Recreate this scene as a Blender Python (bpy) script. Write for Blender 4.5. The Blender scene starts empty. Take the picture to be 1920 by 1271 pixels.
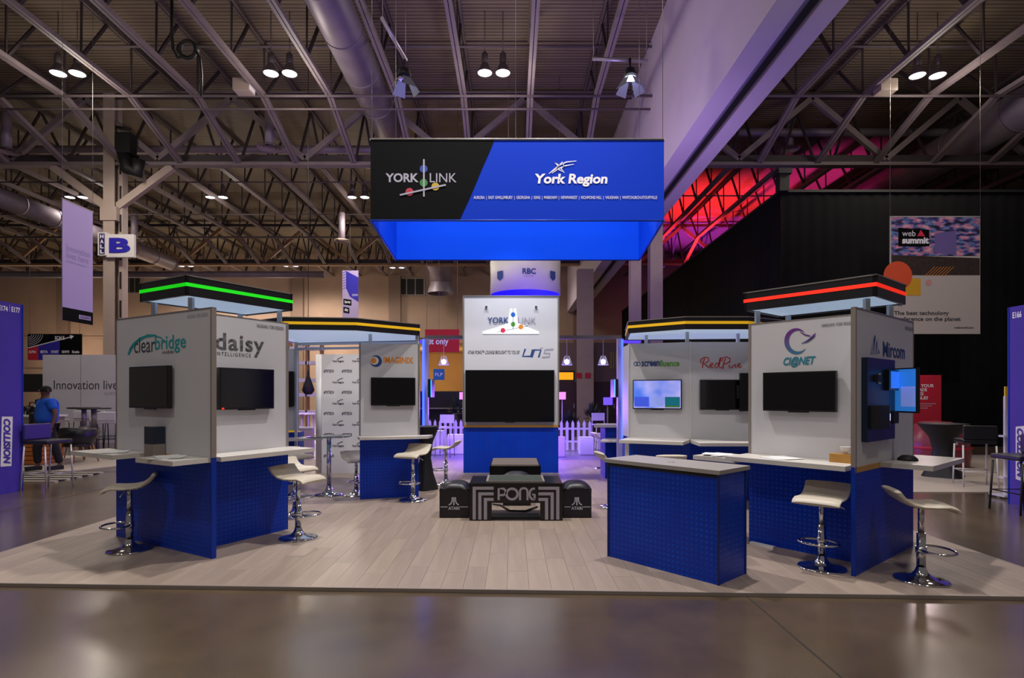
import bpy, math, random
from mathutils import Vector, Matrix
random.seed(7)
PI = math.pi
sc = bpy.context.scene
# ------------------------------------------------------------------ camera
F, CX, HY, HC = 1080.0, 960.0, 740.0, 1.6      # focal length / principal column / horizon row in 1920x1271 pixels, eye height
cd = bpy.data.cameras.new('camera'); cam = bpy.data.objects.new('camera', cd); sc.collection.objects.link(cam)
cd.sensor_width = 36; cd.lens = F/1920*36; cd.shift_y = (HY-635.5)/1920; cd.clip_end = 300; cd.clip_start = 0.05
cam.location = (0, 0, HC); cam.rotation_euler = (PI/2, 0, 0); sc.camera = cam
# ------------------------------------------------------------------ world and exposure
wd = bpy.data.worlds.new('hall_air'); sc.world = wd; wd.use_nodes = True
wd.node_tree.nodes['Background'].inputs[0].default_value = (0.84, 0.72, 0.68, 1)
wd.node_tree.nodes['Background'].inputs[1].default_value = 0.135
sc.view_settings.view_transform = 'Standard'; sc.view_settings.look = 'None'
sc.view_settings.gamma = 1.0; sc.view_settings.use_curve_mapping = False
sc.view_settings.exposure = 0.0
sc.cycles.max_bounces = 6; sc.cycles.diffuse_bounces = 3; sc.cycles.glossy_bounces = 3
sc.cycles.transparent_max_bounces = 12; sc.cycles.sample_clamp_indirect = 4
# ------------------------------------------------------------------ lights of the hall
def light(kind, name, loc, power, col, radius=.2, target=None, spot=60, blend=.4, size=None):
    d = bpy.data.lights.new(name, kind); d.energy = power; d.color = col
    if kind in ('POINT', 'SPOT'): d.shadow_soft_size = radius
    if kind == 'SPOT': d.spot_size = math.radians(spot); d.spot_blend = blend
    if kind == 'AREA': d.size = size or 1
    o = bpy.data.objects.new(name, d); sc.collection.objects.link(o); o.location = loc
    if target is not None:
        o.rotation_euler = (Vector(target)-Vector(loc)).to_track_quat('-Z', 'Y').to_euler()
    return o
WARM = (1.0, .90, .78); COOL = (.80, .86, 1.0); NEUT = (1, .95, .92)
# high bays over the stand (above the frame) and over the rest of the hall
for (x, y, p) in ((-2.0, 7.7, 1150), (2.2, 7.5, 1150)):
    light('SPOT', 'stand_lamp', (x, y, 11.4), p*2.25, NEUT, .1, (x*.8, y-.3, 0), 95, .6)
for (x, y) in ((-.6, 1.0), (3.9, 0.4), (-6.9, .6)):
    light('SPOT', 'high_bay_light', (x, y, 10.6), 620, NEUT, .3, (x, y, 0), 150, .5)
for (x, y) in ((-13.1, 16.9), (-6.8, 16.9), (-.54, 16.9), (12.2, 16.9), (-13.8, 27.5), (-7.3, 27.5), (-20, 27.5), (-22, 41), (-15, 41), (-8, 41), (0, 41)):
    light('SPOT', 'high_bay_light', (x, y, 10.75), (160 if abs(x) < 1 else 900) if y < 20 else ((500 if x < -18 else 1000) if y < 30 else (2200 if x < -12 else 450)), WARM, .6, (x, y, 0), 160, .4)
    light('POINT', 'ceiling_fill', (x+.3, y, 10.2), 130 if y < 20 else 80, WARM, .4)  # added point fill beside each high bay, brightens the roof
for x in (-34, -25, -14): light('POINT', 'far_wall_fill', (x, 42.5, 4.5), 420, (1, .80, .60), .3)  # added warm fill to lighten the far wall, no fixtures there
for (x, y) in ((-10, 9.5), (-3.5, 9.5), (10, 11)): light('POINT', 'ceiling_fill', (x, y, 9.6), 170, (1, .86, .76), .4)  # more added fill under the roof, no lamps hang here
light('SPOT', 'poster_fill', (9.0, 8.0, 8.5), 700, NEUT, .2, (11.8, 16, 4.9), 30, .6)  # added spot that brightens the hanging summit poster
# purple stage wash, lounge behind the stand
for (x, y, z, p) in ((-.75, 13.7, 1.3, 230), (.8, 13.7, 1.3, 230), (-.9, 17.0, 1.6, 120), (1.0, 16.6, 1.6, 120)):
    light('POINT', 'purple_wash', (x, y, z), p, (.20, .07, 1.0), .25)
light('SPOT', 'violet_fill', (1.5, 13.0, 3.4), 620, (.72, .55, 1.0), .4, (1.8, 17, 11), 115, .8)  # added fill that tints the joists and bulkhead violet, no real uplight
# red and magenta stage light behind the black drape
light('SPOT', 'red_uplight', (11.3, 34, 6.0), 12000, (1.0, .03, .05), .4, (11.3, 34, 12.7), 80, .8)
light('SPOT', 'magenta_uplight', (15.8, 30, 6.0), 3600, (1.0, .04, .45), .4, (16, 30, 12.7), 75, .9)
light('SPOT', 'violet_stage_uplight', (12.5, 40, 6.0), 5200, (.65, .05, 1.0), .4, (13, 40, 12.7), 80, .9)

# ------------------------------------------------------------------ helpers
ORG = {}
def col(h):
    if isinstance(h, str):
        h = h.lstrip('#'); c = [int(h[i:i+2], 16)/255 for i in (0, 2, 4)]
        c = [v/12.92 if v <= .04045 else ((v+.055)/1.055)**2.4 for v in c]
        return (*c, 1)
    return (*h[:3], 1)
def mat(name, c, rough=.6, metal=0., emit=0., ecol=None, var=0., vscale=8., bump=0., bscale=60., spec=.5, alpha=None, trans=0., stretch=None, perobj=0.):
    m = bpy.data.materials.new(name); m.use_nodes = True
    nt = m.node_tree; b = nt.nodes['Principled BSDF']
    b.inputs['Base Color'].default_value = col(c); b.inputs['Roughness'].default_value = rough
    b.inputs['Metallic'].default_value = metal; b.inputs['Specular IOR Level'].default_value = spec
    if emit: b.inputs['Emission Color'].default_value = col(ecol or c); b.inputs['Emission Strength'].default_value = emit
    if trans: b.inputs['Transmission Weight'].default_value = trans
    if alpha is not None: b.inputs['Alpha'].default_value = alpha
    tc = nt.nodes.new('ShaderNodeTexCoord'); src = tc.outputs['Object']
    if stretch:
        mp = nt.nodes.new('ShaderNodeMapping'); mp.inputs['Scale'].default_value = stretch
        nt.links.new(src, mp.inputs[0]); src = mp.outputs[0]
    if var or perobj:
        n = nt.nodes.new('ShaderNodeTexNoise'); n.inputs['Scale'].default_value = vscale; n.inputs['Detail'].default_value = 5
        nt.links.new(src, n.inputs['Vector'])
        mr = nt.nodes.new('ShaderNodeMapRange'); mr.inputs[1].default_value = .3; mr.inputs[2].default_value = .7
        mr.inputs[3].default_value = 1-var; mr.inputs[4].default_value = 1+var
        nt.links.new(n.outputs[0], mr.inputs[0]); fac = mr.outputs[0]
        if perobj:
            oi = nt.nodes.new('ShaderNodeObjectInfo'); m2 = nt.nodes.new('ShaderNodeMapRange')
            m2.inputs[3].default_value = 1-perobj; m2.inputs[4].default_value = 1+perobj
            nt.links.new(oi.outputs['Random'], m2.inputs[0])
            mu = nt.nodes.new('ShaderNodeMath'); mu.operation = 'MULTIPLY'
            nt.links.new(fac, mu.inputs[0]); nt.links.new(m2.outputs[0], mu.inputs[1]); fac = mu.outputs[0]
        vm = nt.nodes.new('ShaderNodeVectorMath'); vm.operation = 'SCALE'; vm.inputs[0].default_value = col(c)[:3]
        nt.links.new(fac, vm.inputs['Scale']); nt.links.new(vm.outputs[0], b.inputs['Base Color'])
    if bump:
        n = nt.nodes.new('ShaderNodeTexNoise'); n.inputs['Scale'].default_value = bscale
        nt.links.new(src, n.inputs['Vector'])
        bp = nt.nodes.new('ShaderNodeBump'); bp.inputs['Strength'].default_value = bump; bp.inputs['Distance'].default_value = .01
        nt.links.new(n.outputs[0], bp.inputs['Height']); nt.links.new(bp.outputs[0], b.inputs['Normal'])
    return m
M = {}
M['white_panel'] = mat('white_panel', '#c9c8cb', .45, var=.03, vscale=1.5)
M['white_plain'] = mat('white_plain', '#d6d4d2', .5)
M['counter'] = mat('counter_laminate', '#c9c4bc', .35, var=.03)
M['alu'] = mat('brushed_aluminium', '#9a948f', .35, .6)
M['edge'] = mat('grey_edge', '#8d827b', .5, .2)
M['post'] = mat('satin_post', '#b9c2cc', .35, .5)
M['black'] = mat('black_gloss', '#0b0a0c', .25)
M['blackmat'] = mat('black_matte', '#0e0d10', .6)
M['canopy'] = mat('canopy_black_vinyl', '#121115', .38, var=.05)
M['screen'] = mat('dark_screen', '#08080a', .12)
M['bezel'] = mat('screen_bezel', '#111114', .35)
M['chrome'] = mat('chrome', '#d8dade', .08, 1.)
M['steel'] = mat('pale_steel', '#b0a9ae', .4, .5)
M['seat'] = mat('cream_leatherette', '#c2b8a6', .42, bump=.15, bscale=120)
M['wood'] = mat('pale_plywood', '#b98c3c', .5, var=.12, vscale=14, stretch=(1, 1, 9))
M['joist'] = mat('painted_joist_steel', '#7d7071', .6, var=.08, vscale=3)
M['web'] = mat('dark_web_steel', '#3c3335', .65, var=.1, vscale=3)  # web members are a darker steel than the chords
M['topchord'] = mat('brown_top_chord', '#5e524a', .65)
M['pipe'] = mat('dull_pipe', '#64585a', .6)
M['column'] = mat('column_paint', '#a8978c', .55, var=.06, vscale=2)
M['duct'] = mat('galvanised_duct', '#8d818b', .5, .25, var=.12, vscale=2)
M['wallfar'] = mat('far_wall_paint', '#a08674', .8, var=.08, vscale=.7)
M['bulk'] = mat('bulkhead_paint', '#cfc0d0', .6, var=.03, vscale=.5)
M['dark'] = mat('dark_recess', '#151317', .7)
M['drape'] = mat('black_drape', '#0c0c0e', .9, var=.2, vscale=1.2, spec=.15)
M['glass'] = mat('clear_glass', '#dfe8ea', .02, trans=1., spec=.5)
M['acrylic'] = mat('frosted_acrylic', '#d9d5e6', .25, alpha=.55)
M['lampglow'] = mat('lamp_glow', '#ffffff', .5, emit=4, ecol='#dfe6ff')
M['lampcase'] = mat('lamp_case', '#6e666a', .4, .5)
M['diffuser'] = mat('lit_diffuser', '#c9dcec', .5, emit=.42, ecol='#bcd4ee')
M['green'] = mat('green_led_strip', '#19c518', .5, emit=.75, ecol='#14d010')
M['red'] = mat('red_led_strip', '#e8301c', .5, emit=.8, ecol='#f02814')
M['yellow'] = mat('yellow_strip', '#dcae12', .5, emit=.38, ecol='#e0a80c')
M['blueled'] = mat('blue_led', '#3b6bff', .5, emit=3.2, ecol='#3050ff')
M['cyanled'] = mat('cyan_led', '#28a0ff', .5, emit=3.2, ecol='#1478ff')
M['purpleled'] = mat('violet_led_panel', '#7a5cff', .5, emit=.9, ecol='#4a30f0')
M['purplewall'] = mat('purple_board', '#3b2a94', .55, var=.08, vscale=2)
M['violet_cloth'] = mat('pale_lilac_cloth', '#b0a0cc', .8, bump=.3, bscale=4)
M['paper'] = mat('paper', '#dcdcda', .7)
M['cardboard'] = mat('cardboard', '#b07f38', .7, var=.08)
M['redposter'] = mat('red_print', '#c11f3a', .55)
M['signwhite'] = mat('sign_white', '#d8d4d2', .5)
M['signblue'] = mat('sign_blue', '#2b25a8', .45)
M['lettergrey'] = mat('letter_grey', '#3a3c42', .5)
M['letterlight'] = mat('letter_pale', '#c8c6d4', .5)
M['letterwhite'] = mat('letter_white', '#e8e6ee', .5)
M['teal'] = mat('teal_print', '#1f9aa0', .5)
M['navy'] = mat('navy_print', '#23447e', .5)
M['redp'] = mat('red_ink', '#c8302c', .5)
M['greenp'] = mat('green_ink', '#5aa63a', .5)
M['orange'] = mat('orange_ink', '#e08820', .5)
M['blueink'] = mat('blue_ink', '#2468d8', .5)
M['pink'] = mat('crimson_ink', '#d8284c', .5)
M['yellowink'] = mat('yellow_ink', '#dcb41c', .5)
M['silver'] = mat('silver_print', '#a9a5b4', .4, .2)
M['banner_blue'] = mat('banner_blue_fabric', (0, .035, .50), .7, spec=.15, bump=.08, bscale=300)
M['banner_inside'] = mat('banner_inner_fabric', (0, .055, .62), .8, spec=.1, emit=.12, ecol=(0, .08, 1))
M['banner_black'] = mat('banner_black_fabric', '#0a0a0c', .8, spec=.1, bump=.08, bscale=300)
M['rug'] = mat('pale_carpet', '#a89c90', .95, bump=.5, bscale=200)
M['oakleg'] = mat('oak_leg', '#a8763c', .5, var=.1)
M['orangebox'] = mat('orange_wood', '#b86a2c', .6, var=.12, vscale=5)
M['skin'] = mat('skin', '#5a3a2c', .55)
M['hair'] = mat('hair', '#120d0c', .9, bump=.6, bscale=200)
M['polo'] = mat('blue_polo', '#1558c8', .8, bump=.2, bscale=60)
M['trouser'] = mat('dark_trouser', '#12121a', .85)
M['leather'] = mat('dark_leather', '#16141c', .4)
M['plant'] = mat('dark_leafage', '#2b3a2a', .7, var=.3)
def blue_base():
    m = bpy.data.materials.new('blue_dotted_base'); m.use_nodes = True; nt = m.node_tree; N = nt.nodes; L = nt.links
    b = N['Principled BSDF']; b.inputs['Roughness'].default_value = .38
    tc = N.new('ShaderNodeTexCoord')
    cr = N.new('ShaderNodeVectorMath'); cr.operation = 'CROSS_PRODUCT'; cr.inputs[1].default_value = (0, 0, 1)
    L.new(tc.outputs['Normal'], cr.inputs[0])
    dt = N.new('ShaderNodeVectorMath'); dt.operation = 'DOT_PRODUCT'
    L.new(tc.outputs['Object'], dt.inputs[0]); L.new(cr.outputs[0], dt.inputs[1])
    sp = N.new('ShaderNodeSeparateXYZ'); L.new(tc.outputs['Object'], sp.inputs[0])
    def sn(s):
        k = N.new('ShaderNodeMath'); k.operation = 'MULTIPLY'; k.inputs[1].default_value = 2*PI/.047; L.new(s, k.inputs[0])
        q = N.new('ShaderNodeMath'); q.operation = 'SINE'; L.new(k.outputs[0], q.inputs[0])
        r = N.new('ShaderNodeMapRange'); r.inputs[1].default_value = -.6; r.inputs[2].default_value = .5; L.new(q.outputs[0], r.inputs[0]); return r.outputs[0]
    mu = N.new('ShaderNodeMath'); mu.operation = 'MULTIPLY'; L.new(sn(dt.outputs['Value']), mu.inputs[0]); L.new(sn(sp.outputs[2]), mu.inputs[1])
    nz = N.new('ShaderNodeTexNoise'); nz.inputs['Scale'].default_value = 2.2; L.new(tc.outputs['Object'], nz.inputs['Vector'])
    am = N.new('ShaderNodeMapRange'); am.inputs[1].default_value = .35; am.inputs[2].default_value = .65; am.inputs[3].default_value = .15; L.new(nz.outputs[0], am.inputs[0])
    m3 = N.new('ShaderNodeMath'); m3.operation = 'MULTIPLY'; L.new(mu.outputs[0], m3.inputs[0]); L.new(am.outputs[0], m3.inputs[1])
    mx = N.new('ShaderNodeMix'); mx.data_type = 'RGBA'; mx.inputs[6].default_value = (.0, .032, .42, 1); mx.inputs[7].default_value = (.0, .075, .60, 1); b.inputs['Specular IOR Level'].default_value = .3
    L.new(m3.outputs[0], mx.inputs[0]); L.new(mx.outputs[2], b.inputs['Base Color'])
    bp = N.new('ShaderNodeBump'); bp.inputs['Strength'].default_value = .35; bp.inputs['Distance'].default_value = .004
    L.new(mu.outputs[0], bp.inputs['Height']); L.new(bp.outputs[0], b.inputs['Normal'])
    return m
M['blue'] = blue_base()
M['bluedge'] = mat('blue_edge', (.0, .028, .32), .4, spec=.3)

class MB:
    def __init__(s): s.v = []; s.f = []; s.sm = []
    def add(s, vs, fs, smooth=False):
        k = len(s.v); s.v += [Vector(p) for p in vs]; s.f += [tuple(i+k for i in f) for f in fs]; s.sm += [smooth]*len(fs); return s
    def box(s, c, size, R=None):
        c = Vector(c); hx, hy, hz = [d/2 for d in size]
        vs = [Vector((x, y, z)) for x in (-hx, hx) for y in (-hy, hy) for z in (-hz, hz)]
        if R is not None: vs = [R @ p for p in vs]
        return s.add([p+c for p in vs], [(0, 1, 3, 2), (4, 6, 7, 5), (0, 4, 5, 1), (2, 3, 7, 6), (0, 2, 6, 4), (1, 5, 7, 3)])
    def bar(s, a, b, w, h=None, up=(0, 0, 1)):
        a = Vector(a); b = Vector(b); h = h or w; d = (b-a).normalized(); u = Vector(up)
        if abs(d.dot(u)) > .98: u = Vector((0, 1, 0)) if abs(d.y) < .9 else Vector((1, 0, 0))
        x = d.cross(u).normalized(); y = x.cross(d).normalized()
        vs = [p+x*(i*w/2)+y*(j*h/2) for p in (a, b) for i, j in ((-1, -1), (1, -1), (1, 1), (-1, 1))]
        return s.add(vs, [(0, 3, 2, 1), (4, 5, 6, 7), (0, 1, 5, 4), (1, 2, 6, 5), (2, 3, 7, 6), (3, 0, 4, 7)])
    def tube(s, pts, r, n=10, closed=False, cap=True):
        pts = [Vector(p) for p in pts]; rs = r if isinstance(r, (list, tuple)) else [r]*len(pts); m = len(pts); k = len(s.v)
        px = None
        for i, p in enumerate(pts):
            a = pts[(i-1) % m] if (i > 0 or closed) else p; b = pts[(i+1) % m] if (i < m-1 or closed) else p
            d = (b-a).normalized()
            if px is None:
                u = Vector((0, 0, 1)) if abs(d.z) < .9 else Vector((1, 0, 0)); px = d.cross(u).normalized()
            else: px = (px-d*px.dot(d)).normalized()
            py = d.cross(px)
            for j in range(n):
                t = 2*PI*j/n; s.v.append(p+px*(math.cos(t)*rs[i])+py*(math.sin(t)*rs[i]))
        for i in range(m if closed else m-1):
            i2 = (i+1) % m
            for j in range(n):
                s.f.append((k+i*n+j, k+i*n+(j+1) % n, k+i2*n+(j+1) % n, k+i2*n+j)); s.sm.append(True)
        if cap and not closed:
            s.f.append(tuple(k+j for j in reversed(range(n)))); s.sm.append(False)
            s.f.append(tuple(k+(m-1)*n+j for j in range(n))); s.sm.append(False)
        return s
    def lathe(s, prof, c=(0, 0, 0), n=24, smooth=True, a0=0, a1=2*PI):
        c = Vector(c); k = len(s.v); full = abs(a1-a0-2*PI) < 1e-6; nn = n if full else n+1
        for r, z in prof:
            for j in range(nn):
                t = a0+(a1-a0)*j/n; s.v.append(c+Vector((r*math.cos(t), r*math.sin(t), z)))
        for i in range(len(prof)-1):
            for j in range(n):
                j2 = (j+1) % nn
                s.f.append((k+i*nn+j, k+i*nn+j2, k+(i+1)*nn+j2, k+(i+1)*nn+j)); s.sm.append(smooth)
        return s
    def prism(s, pts, z0, z1):
        n = len(pts); vs = [(p[0], p[1], z0) for p in pts]+[(p[0], p[1], z1) for p in pts]
        a = sum(pts[i][0]*pts[(i+1) % n][1]-pts[(i+1) % n][0]*pts[i][1] for i in range(n))
        o = list(range(n)) if a > 0 else list(reversed(range(n)))
        fs = [tuple(reversed(o)), tuple(n+i for i in o)]
        for i in range(n):
            p, q = o[i], o[(i+1) % n]; fs.append((p, q, n+q, n+p))
        return s.add(vs, fs)
    def seg(s, p, q, z0, z1, t, n):      # upright slab whose front face is the line p-q, thickness t away from the outward normal n
        p = Vector(p[:2]); q = Vector(q[:2]); n = Vector(n[:2]).normalized()*t
        return s.prism([p, q, q-n, p-n], z0, z1)
    def band(s, pts, z0, z1, t):         # closed upright band of thickness t growing inwards
        c = Vector((sum(p[0] for p in pts)/len(pts), sum(p[1] for p in pts)/len(pts)))
        for i in range(len(pts)):
            p = Vector(pts[i]); q = Vector(pts[(i+1) % len(pts)]); d = (q-p).normalized(); n = Vector((d.y, -d.x))
            if n.dot((p+q)/2-c) < 0: n = -n
            s.seg(p, q, z0, z1, t, n)
        return s
    def mesh(s, name, m, org=(0, 0, 0)):
        org = Vector(org); me = bpy.data.meshes.new(name)
        me.from_pydata([tuple(p-org) for p in s.v], [], s.f)
        ms = m if isinstance(m, (list, tuple)) else [m]
        for x in ms: me.materials.append(M[x] if isinstance(x, str) else x)
        me.polygons.foreach_set('use_smooth', s.sm); me.update(); return me
    def build(s, name, m, parent=None, org=None, **kw):
        if parent is not None: o0 = ORG[parent.name]
        else: o0 = Vector(org) if org is not None else Vector((0, 0, 0))
        ob = bpy.data.objects.new(name, s.mesh(name, m, o0)); sc.collection.objects.link(ob)
        if parent is not None: ob.parent = parent; ORG[ob.name] = o0.copy()
        else: ob.location = o0; ORG[ob.name] = o0.copy()
        tag(ob, **kw); return ob
def tag(o, label=None, cat=None, group=None, kind=None):
    if label: o['label'] = label
    if cat: o['category'] = cat
    if group: o['group'] = group
    if kind: o['kind'] = kind
    return o
def thing(name, label, cat, loc=(0, 0, 0), group=None, kind=None):
    o = bpy.data.objects.new(name, None); o.empty_display_size = .1; sc.collection.objects.link(o)
    o.location = loc; ORG[o.name] = Vector(loc); return tag(o, label, cat, group, kind)
def struct(name, mb, m, parent=None, org=None, label=None, cat=None):
    return mb.build(name, m, parent, org, kind='structure' if parent is None else None, label=label, cat=cat)
def copy_tree(o, parent=None):
    c = o.copy(); sc.collection.objects.link(c); ORG[c.name] = ORG.get(o.name, Vector()).copy()
    if parent is not None: c.parent = parent
    for ch in list(o.children): copy_tree(ch, c)
    return c
def W(px, py, y): return Vector(((px-CX)/F*y, y, HC+(HY-py)/F*y))
def G(px, py): return W(px, py, HC*F/(py-HY))
class Face:                              # an upright plane through ground points p, q; n points to the viewer's side
    def __init__(s, p, q):
        s.p = Vector((p[0], p[1], 0)); s.u = Vector((q[0]-p[0], q[1]-p[1], 0)); s.len = s.u.length; s.u.normalize()
        s.n = Vector((s.u.y, -s.u.x, 0))
        if s.n.dot(s.p) > 0: s.n = -s.n
    def at(s, px, py, off=0.):
        d = Vector(((px-CX)/F, 1, (HY-py)/F)); o = Vector((0, 0, HC)); p0 = s.p+s.n*off
        return o+d*((p0-o).dot(s.n)/d.dot(s.n))
    def w(s, u, z, off=0.): return s.p+s.u*u+s.n*off+Vector((0, 0, z))
    def uz(s, px, py):
        a = s.at(px, py)-s.p; return a.dot(s.u), a.z
def text_mb(st, bold=0., shear=0., space=1.):
    c = bpy.data.curves.new('t', 'FONT'); c.body = st; c.size = 1; c.offset = bold; c.shear = shear; c.space_character = space
    c.resolution_u = 3; c.fill_mode = 'FRONT'
    o = bpy.data.objects.new('t', c); me = bpy.data.meshes.new_from_object(o)
    vs = [v.co.copy() for v in me.vertices]; fs = [tuple(p.vertices) for p in me.polygons]
    bpy.data.objects.remove(o); bpy.data.curves.remove(c); bpy.data.meshes.remove(me)
    return vs, fs
def text_uz(face, st, u0, u1, z0, z1, m, parent, name='lettering', bold=0., shear=0., off=.003, space=1., rot=0, label=None):
    vs, fs = text_mb(st, bold, shear, space)
    if rot: vs = [Vector((v.y, -v.x, 0)) if rot > 0 else Vector((-v.y, v.x, 0)) for v in vs]
    x0 = min(v.x for v in vs); x1 = max(v.x for v in vs); y0 = min(v.y for v in vs); y1 = max(v.y for v in vs)
    mb = MB(); mb.add([face.w(u0+(v.x-x0)/(x1-x0)*(u1-u0), z0+(v.y-y0)/(y1-y0)*(z1-z0), off) for v in vs], fs)
    return mb.build(name, m, parent, label=label)
def text(face, st, x0, x1, y0, y1, m, parent, **kw):      # fitted to the part of the face seen at these photograph pixels
    ym = (y0+y1)/2; xm = (x0+x1)/2
    return text_uz(face, st, face.uz(x0, ym)[0], face.uz(x1, ym)[0], face.uz(xm, y1)[1], face.uz(xm, y0)[1], m, parent, **kw)
def poly(face, pts, off=.002):           # flat print on a face, outline in photograph pixels
    mb = MB(); mb.add([face.at(x, y, 0)+face.n*off for x, y in pts], [tuple(range(len(pts)))]); return mb
def disc(face, x, y, r, off=.003, n=20, mb=None, ry=None):
    mb = mb or MB(); c = face.at(x, y); d = (c-Vector((0, 0, HC))).dot(Vector((0, 1, 0))); R = r/F*d; RY = (ry or r)/F*d
    mb.add([c+face.n*off+face.u*(R*math.cos(2*PI*i/n))+Vector((0, 0, RY*math.sin(2*PI*i/n))) for i in range(n)], [tuple(range(n))]); return mb
def stroke(face, pts, w, off=.003, mb=None, closed=False):   # flat ribbon, widths in pixels
    mb = mb or MB(); P = [Vector(p) for p in pts]; n = len(P); W_ = w if isinstance(w, (list, tuple)) else [w]*n; vs = []
    for i in range(n):
        a = P[(i-1) % n] if (i or closed) else P[i]; b = P[(i+1) % n] if (i < n-1 or closed) else P[i]
        d = (b-a).normalized(); q = Vector((-d.y, d.x))*W_[i]/2
        vs += [face.at(*(P[i]+q))+face.n*off, face.at(*(P[i]-q))+face.n*off]
    fs = [(2*i, 2*i+1, 2*i+3, 2*i+2) for i in range(n-1)]
    if closed: fs.append((2*n-2, 2*n-1, 1, 0))
    return mb.add(vs, fs)
def arc(cx, cy, rx, ry, a0, a1, n=14):
    return [(cx+rx*math.cos(math.radians(a0+(a1-a0)*i/n)), cy-ry*math.sin(math.radians(a0+(a1-a0)*i/n))) for i in range(n+1)]
def slabf(face, u0, u1, z0, z1, t, mb=None, off=0.):       # box standing t proud of a face
    mb = mb or MB(); a = face.w(u0, 0, off+t); b = face.w(u1, 0, off+t); return mb.seg(a, b, z0, z1, t, face.n)
def pxbox(face, x0, x1, y0, y1):
    return face.uz(x0, (y0+y1)/2)[0], face.uz(x1, (y0+y1)/2)[0], face.uz((x0+x1)/2, y1)[1], face.uz((x0+x1)/2, y0)[1]
def television(face, x0, x1, y0, y1, label, t=.045, off=.02, scr='screen', led=False, cat='television', group=None):
    u0, u1, z0, z1 = pxbox(face, x0, x1, y0, y1); c = face.w((u0+u1)/2, z0, off)
    t_ = thing('television', label, cat, c, group)
    slabf(face, u0, u1, z0, z1, t, off=off).build('casing', 'bezel', t_)
    g = .014; s = slabf(face, u0+g, u1-g, z0+g*1.3, z1-g, .003, off=off+t).build('screen', scr, t_)
    slabf(face, (u0+u1)/2-.1, (u0+u1)/2+.1, z0-.012, z0+.006, t*.6, off=off+.01).build('speaker_bar', 'bezel', t_)
    slabf(face, (u0+u1)/2-.12, (u0+u1)/2+.12, (z0+z1)/2-.1, (z0+z1)/2+.1, off+.004, off=-.003).build('wall_mount', 'blackmat', t_)
    if led: slabf(face, u0+.03, u0+.05, z0+.006, z0+.02, .006, off=off+t).build('standby_light', mat('standby_led', '#ff2010', .5, emit=3), s)
    return t_
ORD = ['nearest', 'second', 'third', 'fourth', 'fifth', 'sixth', 'seventh', 'eighth', 'ninth', 'tenth', 'eleventh', 'twelfth', 'thirteenth', 'fourteenth',
       'fifteenth', 'sixteenth', 'seventeenth', 'eighteenth', 'nineteenth', 'twentieth', 'twenty-first', 'twenty-second', 'twenty-third', 'twenty-fourth', 'twenty-fifth']

# ================================================================== THE HALL SHELL
def concrete():
    m = bpy.data.materials.new('polished_concrete'); m.use_nodes = True; nt = m.node_tree; N = nt.nodes; L = nt.links; b = N['Principled BSDF']
    tc = N.new('ShaderNodeTexCoord')
    n1 = N.new('ShaderNodeTexNoise'); n1.inputs['Scale'].default_value = .55; n1.inputs['Detail'].default_value = 8; n1.inputs['Roughness'].default_value = .62
    n2 = N.new('ShaderNodeTexNoise'); n2.inputs['Scale'].default_value = 45; n2.inputs['Detail'].default_value = 3
    for n in (n1, n2): L.new(tc.outputs['Object'], n.inputs['Vector'])
    cr = N.new('ShaderNodeValToRGB'); cr.color_ramp.elements[0].color = col('#3b2f25'); cr.color_ramp.elements[0].position = .3
    cr.color_ramp.elements[1].color = col('#65543f'); cr.color_ramp.elements[1].position = .72; L.new(n1.outputs[0], cr.inputs[0])
    mx = N.new('ShaderNodeMix'); mx.data_type = 'RGBA'; mx.blend_type = 'OVERLAY'; mx.inputs[0].default_value = .25
    L.new(cr.outputs[0], mx.inputs[6]); L.new(n2.outputs[1], mx.inputs[7]); L.new(mx.outputs[2], b.inputs['Base Color'])
    mr = N.new('ShaderNodeMapRange'); mr.inputs[3].default_value = .13; mr.inputs[4].default_value = .27; L.new(n1.outputs[0], mr.inputs[0]); L.new(mr.outputs[0], b.inputs['Roughness'])
    b.inputs['Specular IOR Level'].default_value = .6; b.inputs['Coat Weight'].default_value = .5; b.inputs['Coat IOR'].default_value = 1.75; b.inputs['Coat Roughness'].default_value = .24
    return m
M['concrete'] = concrete()
FZ = -.03
fl = struct('floor', MB().prism([(-46, -10), (46, -10), (46, 46.4), (-46, 46.4)], FZ-.3, FZ), 'concrete')
jm = mat('floor_joint', '#2b2622', .8)
mb = MB()
for x in range(-45, 46, 9): mb.box((x+1.9, 18, FZ+.001), (.012, 56, .004))
for y in range(2, 46, 9): mb.box((0, y+1.2, FZ+.001), (92, .012, .004))
mb.build('expansion_joint', jm, fl)
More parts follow.
